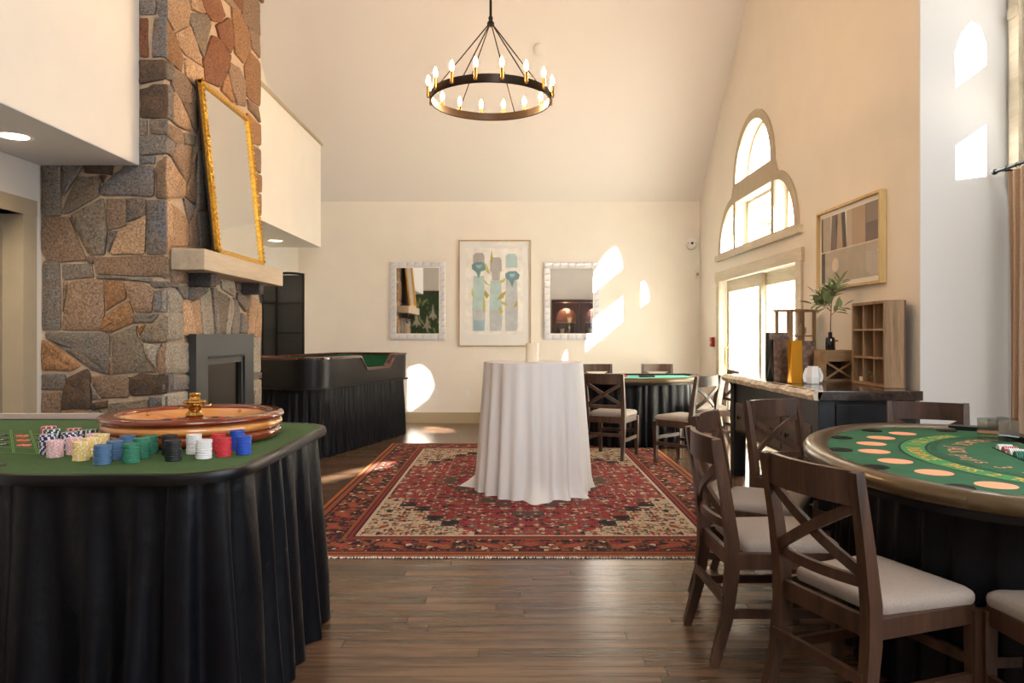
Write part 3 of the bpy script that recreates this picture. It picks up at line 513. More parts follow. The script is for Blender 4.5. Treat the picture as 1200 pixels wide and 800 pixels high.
# ------------------------------------------------------------------ rug
rg = tag(B().box((-1.535, -2.2, 0), (1.535, 2.2, .009)).build('area_rug', 'rug', None, False, (.115, 6.43, .001)), 'large worn red patterned oriental rug under the white clothed table', 'rug')
fg = B(); rr = random.Random(5)
for i in range(420):
    x = -1.53+3.06*i/419; dx = rr.uniform(-.01, .01); L_ = rr.uniform(.008, .032)
    fg.add([(x-.003, -2.198, .006), (x+.003, -2.198, .006), (x+dx+.002, -2.198-L_, .002), (x+dx-.002, -2.198-L_, .002)], [(0,1,2,3)])
fg.build('fringe', 'linen', rg)['kind'] = 'stuff'
# ------------------------------------------------------------------ chairs
def chair_build(name, label):
    t = thing(name, label, 'chair')
    def post(s): 
        pts = [(s*.205, -.285, 0), (s*.200, -.235, .18), (s*.197, -.212, .36), (s*.197, -.212, .48), (s*.199, -.235, .65), (s*.203, -.272, .86), (s*.203, -.276, .888)]
        return B().sweep(pts, [.032, .036, .04, .04, .036, .032, .03], [.034, .042, .05, .05, .042, .034, .03], (0, 1, 0))
    for s in (-1, 1):
        post(s).build('back_post', 'chair', t, 30)
        B().sweep([(s*.205, .205, 0), (s*.205, .205, .42)], [.032, .042], [.032, .042], (0, 1, 0)).build('leg', 'chair', t)
    def curve(z, y, bow, n=8, w=.19): return [(-w+2*w*i/n, y-bow*(1-(2*i/n-1)**2), z) for i in range(n+1)]
    B().sweep(curve(.835, -.262, .03), .022, .105).build('top_rail', 'chair', t, 30)
    B().sweep(curve(.545, -.218, .03), .02, .034).build('lower_rail', 'chair', t, 30)
    for s in (-1, 1):
        n = 8; pts = [(s*(-.185+.37*i/n), -.222-.036*i/n-.026*(1-(2*i/n-1)**2)-.003*s, .565+.215*i/n) for i in range(n+1)]
        B().sweep(pts, .016, .034).build('cross_brace', 'chair', t, 30)
    B().box((-.18, .195, .375), (.18, .217, .44), bev=.003).build('apron', 'chair', t)
    B().box((-.18, -.222, .375), (.18, -.2, .44), bev=.003).build('apron', 'chair', t)
    for s in (-1, 1): B().box((s*.192, -.2, .375), (s*.214, .2, .44), bev=.003).build('apron', 'chair', t)
    for s in (-1, 1): B().bar((s*.203, -.236, .2), (s*.205, .2, .2), .02, .034).build('stretcher', 'chair', t)
    B().bar((-.2, -.243, .255), (.2, -.243, .255), .02, .034).build('stretcher', 'chair', t)
    B().bar((-.2, .2, .255), (.2, .2, .255), .02, .034).build('stretcher', 'chair', t)
    # upholstered pad
    n = 10; vs = []; fs = []
    def outline(k, z): 
        pts = []
        for (cx, cy, a0) in ((.205, .21, 0), (-.205, .21, 90), (-.182, -.185, 180), (.182, -.185, 270)):
            for j in range(5): a = math.radians(a0+22.5*j); pts.append(((cx-math.copysign(.04, cx)+.04*math.cos(a)+math.copysign(.012, cx))*k, (cy-math.copysign(.04, cy)+.04*math.sin(a)+.012)*k, z))
        return pts
    m = 20
    for k, z in ((.985, .438), (1.0, .448), (1.0, .462), (.985, .472), (.93, .482), (.75, .489), (.4, .493)): vs += outline(k, z)
    for L_ in range(6):
        for i in range(m): fs.append((L_*m+i, L_*m+(i+1)%m, (L_+1)*m+(i+1)%m, (L_+1)*m+i))
    fs += [tuple(range(6*m, 7*m)), tuple(range(m-1, -1, -1))]
    B().add(vs, fs).build('seat_pad', 'seat', t, 60)
    return t
def place(pc, f):                         # back-top centre and facing -> origin, rotation
    f = Vector(f).normalized(); p = Vector(pc)+f*.27; return (p.x, p.y, .0), math.atan2(-f.x, f.y)
CH_ = [((.968, 2.365), (.942, .336), 'nearest walnut cross-back chair, whole back in view, at the front blackjack table'),
 ((.806, 3.06), (1, .02), 'walnut cross-back chair seen edge-on just left of the nearest chair'),
 ((1.024, 3.83), (.86, -.51), 'walnut cross-back chair behind the edge-on chair, its curved rail just showing'),
 ((1.62, 4.51), (.407, -.913), 'walnut cross-back chair between the black console and the front blackjack table'),
 ((2.53, 4.42), (-.39, -.92), 'walnut chair behind the front blackjack table below the bluish white wall'),
 ((1.755, 1.86), (-.06, 1), 'walnut chair cut by the right frame edge, only its beige seat corner shows'),
 ((.945, 7.49), (.45, .89), 'walnut cross-back chair at the far table right beside the white tablecloth'),
 ((1.92, 7.10), (-.672, .74), 'walnut cross-back chair at the right front of the far table, seat pointing left'),
 ((1.19, 10.2), (.02, -1), 'chair behind the far table, the left one of two sunlit backs by the wall'),
 ((2.04, 10.2), (-.02, -1), 'chair behind the far table, the right one of two sunlit backs by the wall'),
 ((2.56, 8.4), (-1, .05), 'chair at the far table in front of the sliding door, mostly hidden'),
 ((-.16, 9.8), (.3, -.95), 'chair by the back wall almost wholly hidden by the white clothed table')]
c0 = None
for pc, f, lb in CH_:
    loc, rz = place(pc, f)
    onrug = -1.72 < loc[0] < 1.95 and 3.95 < loc[1] < 8.9
    loc = (loc[0], loc[1], .0105 if onrug else .0005)
    if c0 is None: c0 = chair_build('dining_chair', lb); c0.location = loc; c0.rotation_euler = (0, 0, rz); c0['group'] = 'cross-back dining chairs'
    else: dup(c0, loc, rz, lb, 'cross-back dining chairs')
# ------------------------------------------------------------------ pleated skirts
def resample(path, step, closed):
    pts = [Vector((p[0], p[1])) for p in path]; out = []
    if closed: pts = pts+[pts[0]]
    acc = 0
    for a, b in zip(pts, pts[1:]):
        L_ = (b-a).length; t = acc
        while t < L_: out.append(a.lerp(b, t/L_)); t += step
        acc = t-L_
    if not closed: out.append(pts[-1])
    return out
def skirt(path, z0, z1, pitch, amp, flare=0, closed=True, seed=1, rows=12, out=1, step=None):
    pts = resample(path, step or pitch/9, closed); n = len(pts); rr = random.Random(seed); vs = []; fs = []
    ph = 0; phs = []; cur = pitch
    for i in range(n):
        phs.append(ph); ph += 2*PI*(step or pitch/9)/cur
        if rr.random() < .12: cur = pitch*rr.uniform(.65, 1.5)
    if closed: k = round(ph/(2*PI))*2*PI/ph; phs = [p*k for p in phs]
    wob = [rr.uniform(0, 6.28) for _ in range(4)]
    for r in range(rows+1):
        t = r/rows; z = z1+(z0-z1)*t
        for i, p in enumerate(pts):
            a = pts[(i-2) % n if closed else max(i-2, 0)]; b = pts[(i+2) % n if closed else min(i+2, n-1)]
            d = (b-a).normalized(); nm = Vector((d.y, -d.x))*out
            s = phs[i]; k = (math.sin(s)+.35*math.sin(2*s+wob[0])+.3*math.sin(.5*s+wob[1]+t*1.2))
            sharp = math.copysign(abs(math.sin(s+.5*math.sin(t*3+s*.21)))**.7, math.sin(s+.5*math.sin(t*3+s*.21)))
            off = amp*(.25+.75*t**.8)*(.55*sharp+.45*k)+flare*t+amp*.25*math.sin(s*.37+t*4+wob[2])*t
            vs.append((p.x+nm.x*off, p.y+nm.y*off, z+(amp*.3*math.sin(s*.5+wob[3])*t if r < rows else .002)))
    for r in range(rows):
        for i in range(n if closed else n-1): j = (i+1) % n; fs.append((r*n+i, r*n+j, (r+1)*n+j, (r+1)*n+i))
    return B().add(vs, fs)
def offset_poly(poly, d):
    n = len(poly); out = []
    for i in range(n):
        a, p, b = Vector(poly[i-1]), Vector(poly[i]), Vector(poly[(i+1) % n]); t = ((p-a).normalized()+(b-p).normalized())
        t = t.normalized() if t.length > 1e-6 else (b-p).normalized(); out.append((p.x+t.y*d, p.y-t.x*d))
    return out
def rail_section(poly, prof, closed=True):                # prof: list of (outward, z) swept around poly
    b = B(); n = len(poly); m = len(prof)
    if closed: offs = [offset_poly(poly, o) for o, z in prof]
    else:
        ext = [tuple(Vector(poly[0])*2-Vector(poly[1]))]+list(poly)+[tuple(Vector(poly[-1])*2-Vector(poly[-2]))]; offs = [offset_poly(ext, o)[1:-1] for o, z in prof]
    vs = [(offs[k][i][0], offs[k][i][1], prof[k][1]) for i in range(n) for k in range(m)]; fs = []
    for i in range(n if closed else n-1):
        j = (i+1) % n
        for k in range(m): fs.append((i*m+k, j*m+k, j*m+(k+1)%m, i*m+(k+1)%m))
    if not closed: fs += [tuple(range(m)), tuple((n-1)*m+k for k in range(m))]
    return b.add(vs, fs)
def rrect(x0, y0, x1, y1, r, n=8):
    P = []
    for cx, cy, a in ((x1-r, y0+r, -90), (x1-r, y1-r, 0), (x0+r, y1-r, 90), (x0+r, y0+r, 180)): P += arc(cx, cy, r, math.radians(a), math.radians(a+90), n)
    return P
# ------------------------------------------------------------------ cocktail table
ct = thing('cocktail_table', 'tall round table draped to the floor in a white cloth on the rug', 'table', (.18, 6.08, .0105))
B().lathe([(.30, 0), (.30, .02), (.04, .04), (.035, 1.02), (.09, 1.03), (.38, 1.04), (.385, 1.055)], 32).build('pedestal', 'blackmetal', ct, True)
n = 288; vs = []; fs = []; rr = random.Random(4); fold = [(k, rr.uniform(0, 6.28), rr.uniform(.5, 1)) for k in (9, 13, 17, 22, 5)]
prof = [(.0, 0), (.39, 0), (.408, .003)] + [(None, t/22) for t in range(0, 23)]
rows_ = []
for pr in prof:
    row = []
    for i in range(n):
        a = 2*PI*i/n; g = sum(w_*math.sin(k*a+p_) for k, p_, w_ in fold)/2.4; g = math.copysign(abs(g)**.75, g)
        if pr[0] is not None: r, z = pr[0], 1.066-pr[1]
        else:
            t = pr[1]; r = .412+.058*t+(.008+.042*t**1.1)*g; z = 1.06*(1-t)+.004
            hem = .085*max(0, math.sin(3*a-.8)+.6*math.sin(7*a+.5)+.3*math.sin(15*a))*max(0, (t-.9)/.1)**1.5
            r += hem
            if t > .95: z = .004+1.06*(1-t)*.6+.012*(1+math.sin(9*a))*(1-t)/.05
        row.append((r*math.cos(a), r*math.sin(a), z))
    rows_.append(row)
for row in rows_: vs += row
for r in range(len(rows_)-1):
    for i in range(n): j = (i+1) % n; fs.append((r*n+i, r*n+j, (r+1)*n+j, (r+1)*n+i))
B().add(vs, fs).build('tablecloth', 'linen', ct, 70)
cd = thing('pillar_candle', 'cream pillar candle standing on the white clothed table', 'candle', (.165, 5.93, 1.0775))
B().lathe([(.0, 0), (.052, 0), (.053, .004), (.053, .148), (.05, .154), (.042, .152), (.02, .146), (0, .145)], 32, cap=False).build('wax_body', 'wax', cd, True)
for k in range(3): a = 2*PI*k/3; B().tube([(.02*math.cos(a), .02*math.sin(a), .143), (.021*math.cos(a), .02*math.sin(a), .16)], .0012, 6).build('wick', 'wick', cd)
# ------------------------------------------------------------------ roulette table
rt = thing('roulette_table', 'green felt roulette table with black pleated skirt at the left foreground', 'table', (-1.6, 2.9, 0))
ro = Vector((-1.6, 2.9, 0)); ZR = .88
P = []
P += arc(-1.05, 2.37, .2, -PI/2, 0, 8)+arc(-1.05, 3.25, .2, 0, PI/2, 8)
P += [(-1.6, 3.55), (-2.9, 3.62), (-3.0, 3.55), (-3.0, 2.45), (-2.9, 2.37), (-1.80, 2.37)]+arc(-1.72, 2.27, .1, PI/2, .35, 4)[0:4]+arc(-1.46, 2.37, .2, PI+.35, 1.5*PI, 5)
P = [(x-ro.x, y-ro.y) for x, y in P]
Pi = offset_poly(P, -.012)
B().prism(Pi, ZR-.03, ZR).build('felt_top', 'felt', rt)
rail_section(P, [(-.014, ZR-.034), (.008, ZR-.032), (.012, ZR-.016), (.008, ZR), (-.004, ZR+.003), (-.014, ZR+.001)]).build('edge_rail', 'rim', rt, 50)
skirt(offset_poly(P, -.035), .004, ZR-.03, .17, .034, .035, True, 3, 16, 1, .012).build('skirt', 'cloth', rt, 80)
rb = B().box((-3.0-ro.x, 3.585-ro.y, ZR+.002), (-1.45-ro.x, 3.62-ro.y, ZR+.03), bev=.004).build('back_rail', 'pinkrail', rt)
pr = B(); p0 = Vector((-1.848, 2.746)); rv = Vector((-.09, .127)); cv_ = Vector((-.1, .022)); order = [0, 28, 9, 26, 30, 11, 7, 20, 32, 17, 5, 22, 34, 15, 3, 24, 36, 13, 1, 27, 10, 25, 29, 12]
txt_jobs = []
for r in range(-1, 4):
    for c in range(-2, 9):
        q = p0+rv*r+cv_*c-Vector((ro.x, ro.y))
        pr.add([(q.x+cv_.x*.48*a+rv.x*.46*b, q.y+cv_.y*.48*a+rv.y*.46*b, ZR+.0008) for a, b in ((-1,-1),(1,-1),(1,1),(-1,1))], [(0,1,2,3)], 2)
        pr.add([(q.x+cv_.x*.45*a+rv.x*.43*b, q.y+cv_.y*.45*a+rv.y*.43*b, ZR+.0012) for a, b in ((-1,-1),(1,-1),(1,1),(-1,1))], [(0,1,2,3)], 3)
        if 0 <= r <= 2 and c > -2:
            pr.add([(q.x+cv_.x*.36*math.cos(a)+rv.x*.3*math.sin(a), q.y+cv_.y*.36*math.cos(a)+rv.y*.3*math.sin(a), ZR+.0016) for a in [2*PI*k/20 for k in range(20)]], [tuple(range(20))], (c+2) % 2 if c % 2 == 0 else 1)
            txt_jobs.append((str(order[(r*8+c+1) % 24]), q))
pr.build('layout_print', ['redp', 'blackp', 'lightp', 'felt'], rt)
TXT = {}
def text_mesh(s, size):
    if (s, size) not in TXT: TXT[(s, size)] = _text_mesh(s, size)
    return TXT[(s, size)]
def _text_mesh(s, size):
    cu = bpy.data.curves.new('t', 'FONT'); cu.body = s; cu.size = size; cu.align_x = 'CENTER'; cu.align_y = 'CENTER'; cu.resolution_u = 2
    o = bpy.data.objects.new('t', cu); C.objects.link(o); dg = bpy.context.evaluated_depsgraph_get(); dg.update()
    me = bpy.data.meshes.new_from_object(o.evaluated_get(dg)); bpy.data.objects.remove(o); bpy.data.curves.remove(cu); return me
nb = B()
for s, q in txt_jobs:
    me = text_mesh(s, .05)
    nb.add([(q.x+v.co.x, q.y+v.co.y, ZR+.002) for v in me.vertices], [tuple(p.vertices) for p in me.polygons])
nb.build('number_print', 'whitep', rt)['kind'] = 'stuff'
mk = tag(B().lathe([(.02, 0), (.022, .004), (.016, .012), (.012, .03), (.016, .038), (.004, .05)], 16).build('winning_marker', 'blackp', None, True, (-1.83, 3.25, ZR+.0005)), 'small dark marker standing on green felt behind the spotted chips', 'marker')
# wheel
rw = thing('roulette_bowl', 'polished mahogany roulette wheel with brass spindle on the green felt table', 'roulette wheel', (-1.29, 2.95, ZR+.001))
B().lathe([(.0, 0), (.305, 0), (.325, .008), (.336, .024), (.332, .038), (.322, .046), (.30, .046)], 72, cap=False).build('base_bowl', 'rwdark', rw, 60)
B().lathe([(.30, .045), (.328, .046), (.341, .058), (.339, .072), (.33, .078), (.30, .078)], 72, cap=False).build('maple_band', 'rwlight', rw, 60)
B().lathe([(.30, .076), (.332, .078), (.347, .088), (.347, .098), (.338, .106), (.30, .107), (.288, .104), (.28, .095), (.278, .08)], 72, cap=False).build('rim', 'rwdark', rw, 60)
B().lathe([(.282, .094), (.27, .085), (.235, .072), (.215, .062)], 72, cap=False).build('ball_track', 'rwlight', rw, True)
pk = B()
for k in range(38):
    a0, a1 = 2*PI*k/38, 2*PI*(k+1)/38
    pk.add([(r*math.cos(a), r*math.sin(a), z) for r, z in ((.215, .063), (.165, .058)) for a in (a0, a1)], [(0,1,3,2)], 2 if k in (0, 19) else k % 2)
pk.build('pocket_ring', ['redp', 'blackp', 'lightp'], rw)
B().lathe([(.165, .058), (.12, .066), (.05, .082), (.03, .09)], 48, cap=False).build('rotor_cone', 'rwdark', rw, True)
tu = B().lathe([(.03, .088), (.036, .094), (.03, .104), (.022, .112), (.028, .122), (.03, .128), (.026, .134), (.042, .140), (.044, .146), (.040, .152), (.022, .156), (.017, .165), (.022, .176), (.021, .182), (.012, .184)], 32).build('spindle', 'brass', rw, True)
for k in range(4):
    a = PI/4+k*PI/2; B().tube([(.03*math.cos(a), .03*math.sin(a), .128), (.062*math.cos(a), .062*math.sin(a), .126), (.066*math.cos(a), .066*math.sin(a), .134)], .004, 6).build('spindle_arm', 'brass', tu, True)
for k in range(8):
    a = 2*PI*k/8+1.2; B().lathe([(.004, 0), (.008, .006), (.003, .014)], 8, (.255*math.cos(a), .255*math.sin(a), .078)).build('ball_deflector', 'brass', rw, True)
# chips
CC = dict(pink='#e8b7bd', green='#2f7a62', navy='#232c63', red='#c3303a', yellow='#f0cf74', steel='#4a6d93', black='#1b1d22', white='#e4e4e6', blue='#1f4fb8', dgreen='#24483c', spotred='#b02a2c')
def chipmat(k):
    base, spot = lin(CC[k]), lin('#eceaf0')
    m = bpy.data.materials.new('chip_'+k); m.use_nodes = True; nt = m.node_tree; p = nt.nodes['Principled BSDF']; L = nt.links.new
    p.inputs['Roughness'].default_value = .4
    amt = {'navy': .4, 'dgreen': .35, 'spotred': .3, 'pink': .22, 'yellow': .25}.get(k, .0)
    tc = node(nt, 'ShaderNodeTexCoord'); sp = node(nt, 'ShaderNodeSeparateXYZ'); L(tc.outputs['Object'], sp.inputs[0])
    at = node(nt, 'ShaderNodeMath', operation='ARCTAN2'); L(sp.outputs[1], at.inputs[0]); L(sp.outputs[0], at.inputs[1])
    mu = node(nt, 'ShaderNodeMath', operation='MULTIPLY'); mu.inputs[1].default_value = 8/(2*PI); L(at.outputs[0], mu.inputs[0])
    fr = node(nt, 'ShaderNodeMath', operation='FRACT'); L(mu.outputs[0], fr.inputs[0]); lt = node(nt, 'ShaderNodeMath', operation='LESS_THAN'); L(fr.outputs[0], lt.inputs[0]); lt.inputs[1].default_value = amt
    mx = node(nt, 'ShaderNodeMix', data_type='RGBA'); mx.inputs[6].default_value = base; mx.inputs[7].default_value = spot; L(lt.outputs[0], mx.inputs[0]); L(mx.outputs[2], p.inputs['Base Color']); return m
CR, CT = .0262, .0052
chm = {k: B().lathe([(0, 0), (CR-.001, 0), (CR, .0009), (CR, CT-.0009), (CR-.001, CT), (CR*.62, CT), (CR*.6, CT-.0004), (0, CT-.0004)], 24, cap=False).mesh('casino_chip', chipmat(k), 50) for k in CC}
ST = [('pink', 64.5, 537, 11, 'pink chip in the pink stack farthest left'), ('navy', 56, 533, 13, 'navy and white spotted chip in the leftmost spotted stack'), ('dgreen', 62, 527.5, 14, 'dark green and white chip behind the leftmost pink stack'), ('spotred', 57, 521.5, 13, 'red and white chip at the back of the leftmost row'),
 ('pink', 87, 533.5, 11, 'pink chip in the middle pink stack'), ('navy', 81, 528, 12, 'navy and white spotted chip behind the middle pink stack'), ('dgreen', 93, 525.5, 12, 'dark green and white chip behind the middle pink stack'), ('spotred', 87, 520.5, 11, 'red and white chip behind the middle spotted stacks'),
 ('pink', 109, 526, 10, 'pink chip in the rearmost right pink stack'), ('dgreen', 106, 520.5, 10, 'dark green and white chip behind the right pink stack'),
 ('yellow', 95, 541, 12, 'yellow chip in the front yellow stack'), ('yellow', 106, 536, 12, 'yellow chip in the middle yellow stack'), ('yellow', 119, 530.5, 12, 'yellow chip in the rear yellow stack'),
 ('steel', 120, 545.5, 12, 'steel blue chip in the front steel blue stack'), ('steel', 134.5, 540, 12, 'steel blue chip in the middle steel blue stack'), ('steel', 149.5, 532.5, 12, 'steel blue chip in the rear steel blue stack'),
 ('green', 153.5, 543.5, 12, 'green chip in the front green stack'), ('green', 166, 538, 13, 'green chip in the middle green stack'), ('green', 176, 532.5, 12, 'green chip in the rear green stack'),
 ('black', 203, 541, 13, 'black chip in the front black stack'), ('black', 199, 534, 13, 'black chip in the rear black stack'),
 ('white', 239, 538.5, 12, 'white chip in the front white stack'), ('white', 227.5, 533, 13, 'white chip in the rear white stack'),
 ('red', 262, 536, 12, 'red chip in the front plain red stack'), ('red', 255.5, 530, 12, 'red chip in the rear plain red stack'),
 ('blue', 285.5, 533.5, 12, 'bright blue chip in the front blue stack'), ('blue', 278, 527.5, 13, 'bright blue chip in the rear blue stack')]
rr = random.Random(9)
for k, x, y, n_, lb in ST:
    X, Y = px_floor(x, y, ZR); Y += CR*1.02; X = (x-600)/F*Y
    for i in range(min(n_, 11)):
        o = link('casino_chip', chm[k], None, (X+rr.uniform(-.0012, .0012), Y+rr.uniform(-.0012, .0012), ZR+.0006+i*(CT*n_/min(n_, 11)*.99+.0001))); o.rotation_euler = (0, 0, rr.uniform(0, 6)); o.scale = (1, 1, n_/min(n_, 11))
        top = min(n_, 11)-1; on_ = ('bottom', 'second from bottom', 'third from bottom', 'fourth from bottom', 'fifth from bottom', 'sixth from bottom', 'seventh from bottom', 'eighth from bottom', 'third from top', 'second from top', 'topmost')
        nm_ = on_[i] if top == 10 else (on_[i] if i < 8 else ('second from top', 'topmost')[i-8])
        wds = lb.split(' chip '); tag(o, wds[0]+' chip, '+nm_+', '+wds[1], 'chip', 'casino chips on the roulette table')
# ------------------------------------------------------------------ blackjack tables
def blackjack(name, label, apex, rz, teal=False, detail=True, W=1.03):
    # local: x = u along the width, y = v from the apex (players) to the dealer
    t = thing(name, label, 'table', (apex[0], apex[1], 0), rz); Z = .78; Bv, D = .62, 1.10
    out = [(W*math.sin(a), Bv-Bv*math.cos(a)) for a in [math.radians(-90+180*i/40) for i in range(41)]]
    poly = out+[(W, Bv+.2), (W-.05, D-.06), (W-.12, D), (-W+.12, D), (-W+.05, D-.06), (-W, Bv+.2)]
    inn = offset_poly(poly, -.105)
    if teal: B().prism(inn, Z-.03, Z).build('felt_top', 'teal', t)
    else:
        me = shape_mesh([inn, [(-.278, .83), (.278, .83), (.278, .99-.0), (-.278, .99)]], .03, 'felt2')
        for v in me.vertices: v.co.z += Z-.03
        link('felt_top', me, t)
    arm = [(-W, Bv+.24)]+out+[(W, Bv+.24)]
    h = len(arm)//2
    pf = [(-.108, Z-.02), (-.108, Z+.003), (-.095, Z+.012), (-.07, Z+.022), (-.04, Z+.022), (-.013, Z+.012), (0, Z-.005), (-.003, Z-.03), (-.02, Z-.045)]
    sp_ = 36; gap = Vector(arm[sp_]).lerp(Vector(arm[sp_+1]), .03)
    rail_section(arm[:sp_+1], pf, False).build('armrest', 'leather', t, 50)
    rail_section([tuple(gap)]+arm[sp_+1:], pf, False).build('armrest', 'leather', t, 50)
    rail_section(poly, [(-.17, Z-.06), (-.006, Z-.06), (-.006, Z-.035), (-.17, Z-.032)]).build('edge_band', 'rim', t, 50)
    side = B()
    for s in (-1, 1): side.bar((s*(W-.05), Bv+.22, Z+.006), (s*(W-.1), D-.04, Z+.006), .09, .03)
    side.bar((-W+.1, D-.03, Z+.004), (W-.1, D-.03, Z+.004), .05, .03); side.build('dealer_rail', 'rim', t)
    skirt(offset_poly(poly, -.15), .004, Z-.055, .1, .022, .02, True, 8, 14, 1, .011).build('skirt', 'cloth', t, 80)
    if not detail: return t
    cx, cy = 0, 1.311
    def at_(r, a): return (cx+r*math.sin(a), cy-r*math.cos(a))
    pr = B()
    for u, v in ((.682, .548), (.48, .407), (.25, .322), (0, .289), (-.25, .322), (-.48, .407), (-.682, .548)):
        pr.add([(u+.066*math.cos(a), v+.066*math.sin(a), Z+.001) for a in [2*PI*k/24 for k in range(24)]], [tuple(range(24))], 0)
    def band(r0, r1, z, mi, half=52):
        for i in range(40):
            a0, a1 = math.radians(-half+2*half*i/40), math.radians(-half+2*half*(i+1)/40)
            pr.add([at_(r0, a0)+(z,), at_(r1, a0)+(z,), at_(r1, a1)+(z,), at_(r0, a1)+(z,)], [(0,1,2,3)], mi)
    band(.898, .906, Z+.0008, 1); band(.80, .896, Z+.0008, 2); band(.79, .798, Z+.0008, 1)
    pr.build('layout_print', ['orange', 'blackp', 'feltband'], t)
    def arctext(s, r, size, half, m, nm):
        b = B(); n_ = len(s)
        for i, ch_ in enumerate(s):
            if ch_ == ' ': continue
            a = math.radians(half-2*half*i/(n_-1)); me = text_mesh(ch_, size); x0, y0 = at_(r, a)
            # letter top points to the dealer; letters run from +u to -u
            for_up = Vector((-math.sin(a), math.cos(a))); rt_ = Vector((for_up.y, -for_up.x))*1
            b.add([(x0-v.co.x*-rt_.x*1+v.co.y*for_up.x, y0+v.co.x*rt_.y+v.co.y*for_up.y, Z+.0016) for v in me.vertices], [tuple(p.vertices) for p in me.polygons])
        # +u is on the players' left, so mirror order check: right vector must point to -u
        b.build(nm, m, t)['kind'] = 'stuff'
    arctext('PAYS 2 TO 1  INSURANCE  PAYS 2 TO 1'[::-1], .848, .085, 48, 'gtext', 'insurance_print')
    arctext('Dealer must draw to 16 and stand on all 17s'[::-1], .762, .05, 46, 'dtext', 'rule_print')
    arctext('BLACK JACK pays 3 to 2'[::-1], .68, .1, 48, 'rtext', 'payout_print')
    for u, v in ((0, .152), (.42, .217), (-.42, .217), (.755, .415), (-.755, .415), (.86, .80), (-.86, .80)):
        B().lathe([(.042, .003), (.048, .004), (.05, .001)], 24, (u, v, Z), cap=False).lathe([(0, .0015), (.043, .0015)], 24, (u, v, Z), cap=False).build('cup_holder', 'cup', t)
    return t
# axis a=(.96,-.28) (apex to dealer), n=(.28,.96): local +x -> n would be left-handed, so local +x = -n
bj = blackjack('blackjack_table', 'green felt blackjack table with bronze padded rail in the right foreground', (1.335, 3.31), math.atan2(-.96, -.28)+0)
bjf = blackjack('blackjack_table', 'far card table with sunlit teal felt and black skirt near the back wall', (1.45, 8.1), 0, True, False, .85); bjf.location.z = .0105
# tray, chips and discard holder on the front blackjack table
def on_bj(x, y, z=0): c, s_ = math.cos(bj.rotation_euler[2]), math.sin(bj.rotation_euler[2]); return (bj.location.x+c*x-s_*y, bj.location.y+s_*x+c*y, .78+z)
BR = bj.rotation_euler[2]
tr = thing('chip_tray', 'shallow dark chip tray at the dealer side of the front blackjack table', 'tray', on_bj(0, .91, -.034), BR)
B().box((-.27, -.075, 0), (.27, .075, .004)).build('tray_floor', 'cup', tr)
for i in range(9): B().box((-.27+i*.0672-.003, -.075, .004), (-.27+i*.0672+.003, .075, .012)).build('tray_divider', 'cup', tr)
for e_ in (-1, 1): B().box((-.27, e_*.075-.003, 0), (.27, e_*.075+.003, .036)).build('tray_rim', 'cup', tr)
for r, k in enumerate(('white', 'spotred', 'white', 'green')):
    for i in range(7):
        o = link('casino_chip', chm[k], None, on_bj(-.27+.0336+r*.0672, .91-.062+i*.0085, .0042+CR-.034)); o.rotation_euler = (PI/2, 0, BR)
        tag(o, {'white': 'white', 'spotred': 'red and white', 'green': 'green'}[k]+' chip, %s from front in row %s of the dealer tray' % (('first', 'second', 'third', 'fourth', 'fifth', 'sixth', 'seventh')[i], ('one', 'two', 'three', 'four')[r]), 'chip', 'tray chips row %d' % (r+1))
dh = thing('discard_holder', 'clear acrylic card holder standing on the front blackjack table', 'card holder', (2.385, 3.56, .7812), BR+.4)
for nm, a, b in (('base', (-.07, -.055, 0), (.07, .055, .004)), ('side_panel', (-.07, -.055, .004), (-.066, .055, .105)), ('side_panel', (.066, -.055, .004), (.07, .055, .105)), ('back_panel', (-.066, .051, .004), (.066, .055, .112)), ('front_panel', (-.066, -.055, .004), (.066, -.051, .085)), ('divider', (-.066, -.002, .004), (.066, .002, .1))): B().box(a, b).build(nm, 'acryl', dh)
for i, (x, y, rz, c) in enumerate(((1.15, 8.75, .2, 'whitep'), (1.3, 8.8, -.3, 'redp'), (1.62, 8.72, .5, 'blackp'))):
    tag(B().box((-.09, -.05, 0), (.09, .05, .018), bev=.003).build('card_deck', c, None, False, (x, y, .7912)), ('white', 'red', 'dark')[i]+' card pack lying on the sunlit far table', 'cards')
# ------------------------------------------------------------------ craps table
cr = thing('craps_table', 'black craps table with notched rail and pleated skirt by the back left wall', 'table', (-2.162, 8.722, 0), -math.atan2(.29, .957))
path = [tuple(p) for p in resample(rrect(-.525, -1.18, .525, 1.18, .3, 12), .03, True)]
def ztop(p):
    if p[0] < .5: return 1.05
    y = p[1]
    if -.26 < y < -.12: return 1.05-.15*(y+.26)/.14
    if -.12 <= y <= .46: return .90
    if .46 < y < .62: return .90+.15*(y-.46)/.16
    return 1.05
def ringwall(pth, o0, o1, zb, zt):
    n = len(pth); A, Bq = offset_poly(pth, o0), offset_poly(pth, o1); vs = []; fs = []
    for i in range(n): b_ = zb(pth[i]); t_ = zt(pth[i]); vs += [(A[i][0], A[i][1], b_), (A[i][0], A[i][1], t_), (Bq[i][0], Bq[i][1], t_), (Bq[i][0], Bq[i][1], b_)]
    for i in range(n):
        j = (i+1) % n
        for k in range(4): fs.append((4*i+k, 4*j+k, 4*j+(k+1)%4, 4*i+(k+1)%4))
    return B().add(vs, fs)
ringwall(path, 0, -.045, lambda p: .735, lambda p: ztop(p)-.012).build('side_wall', 'lacquer', cr, 50)
ringwall(path, .012, -.075, lambda p: ztop(p)-.012, lambda p: ztop(p)+.012).build('rail', 'redwood', cr, 50)
ringwall(path, -.045, -.05, lambda p: .78, lambda p: ztop(p)-.014).build('inner_lining', 'felt2', cr, 50)
B().prism(offset_poly(path, -.05), .76, .78).build('felt_bed', 'felt2', cr)
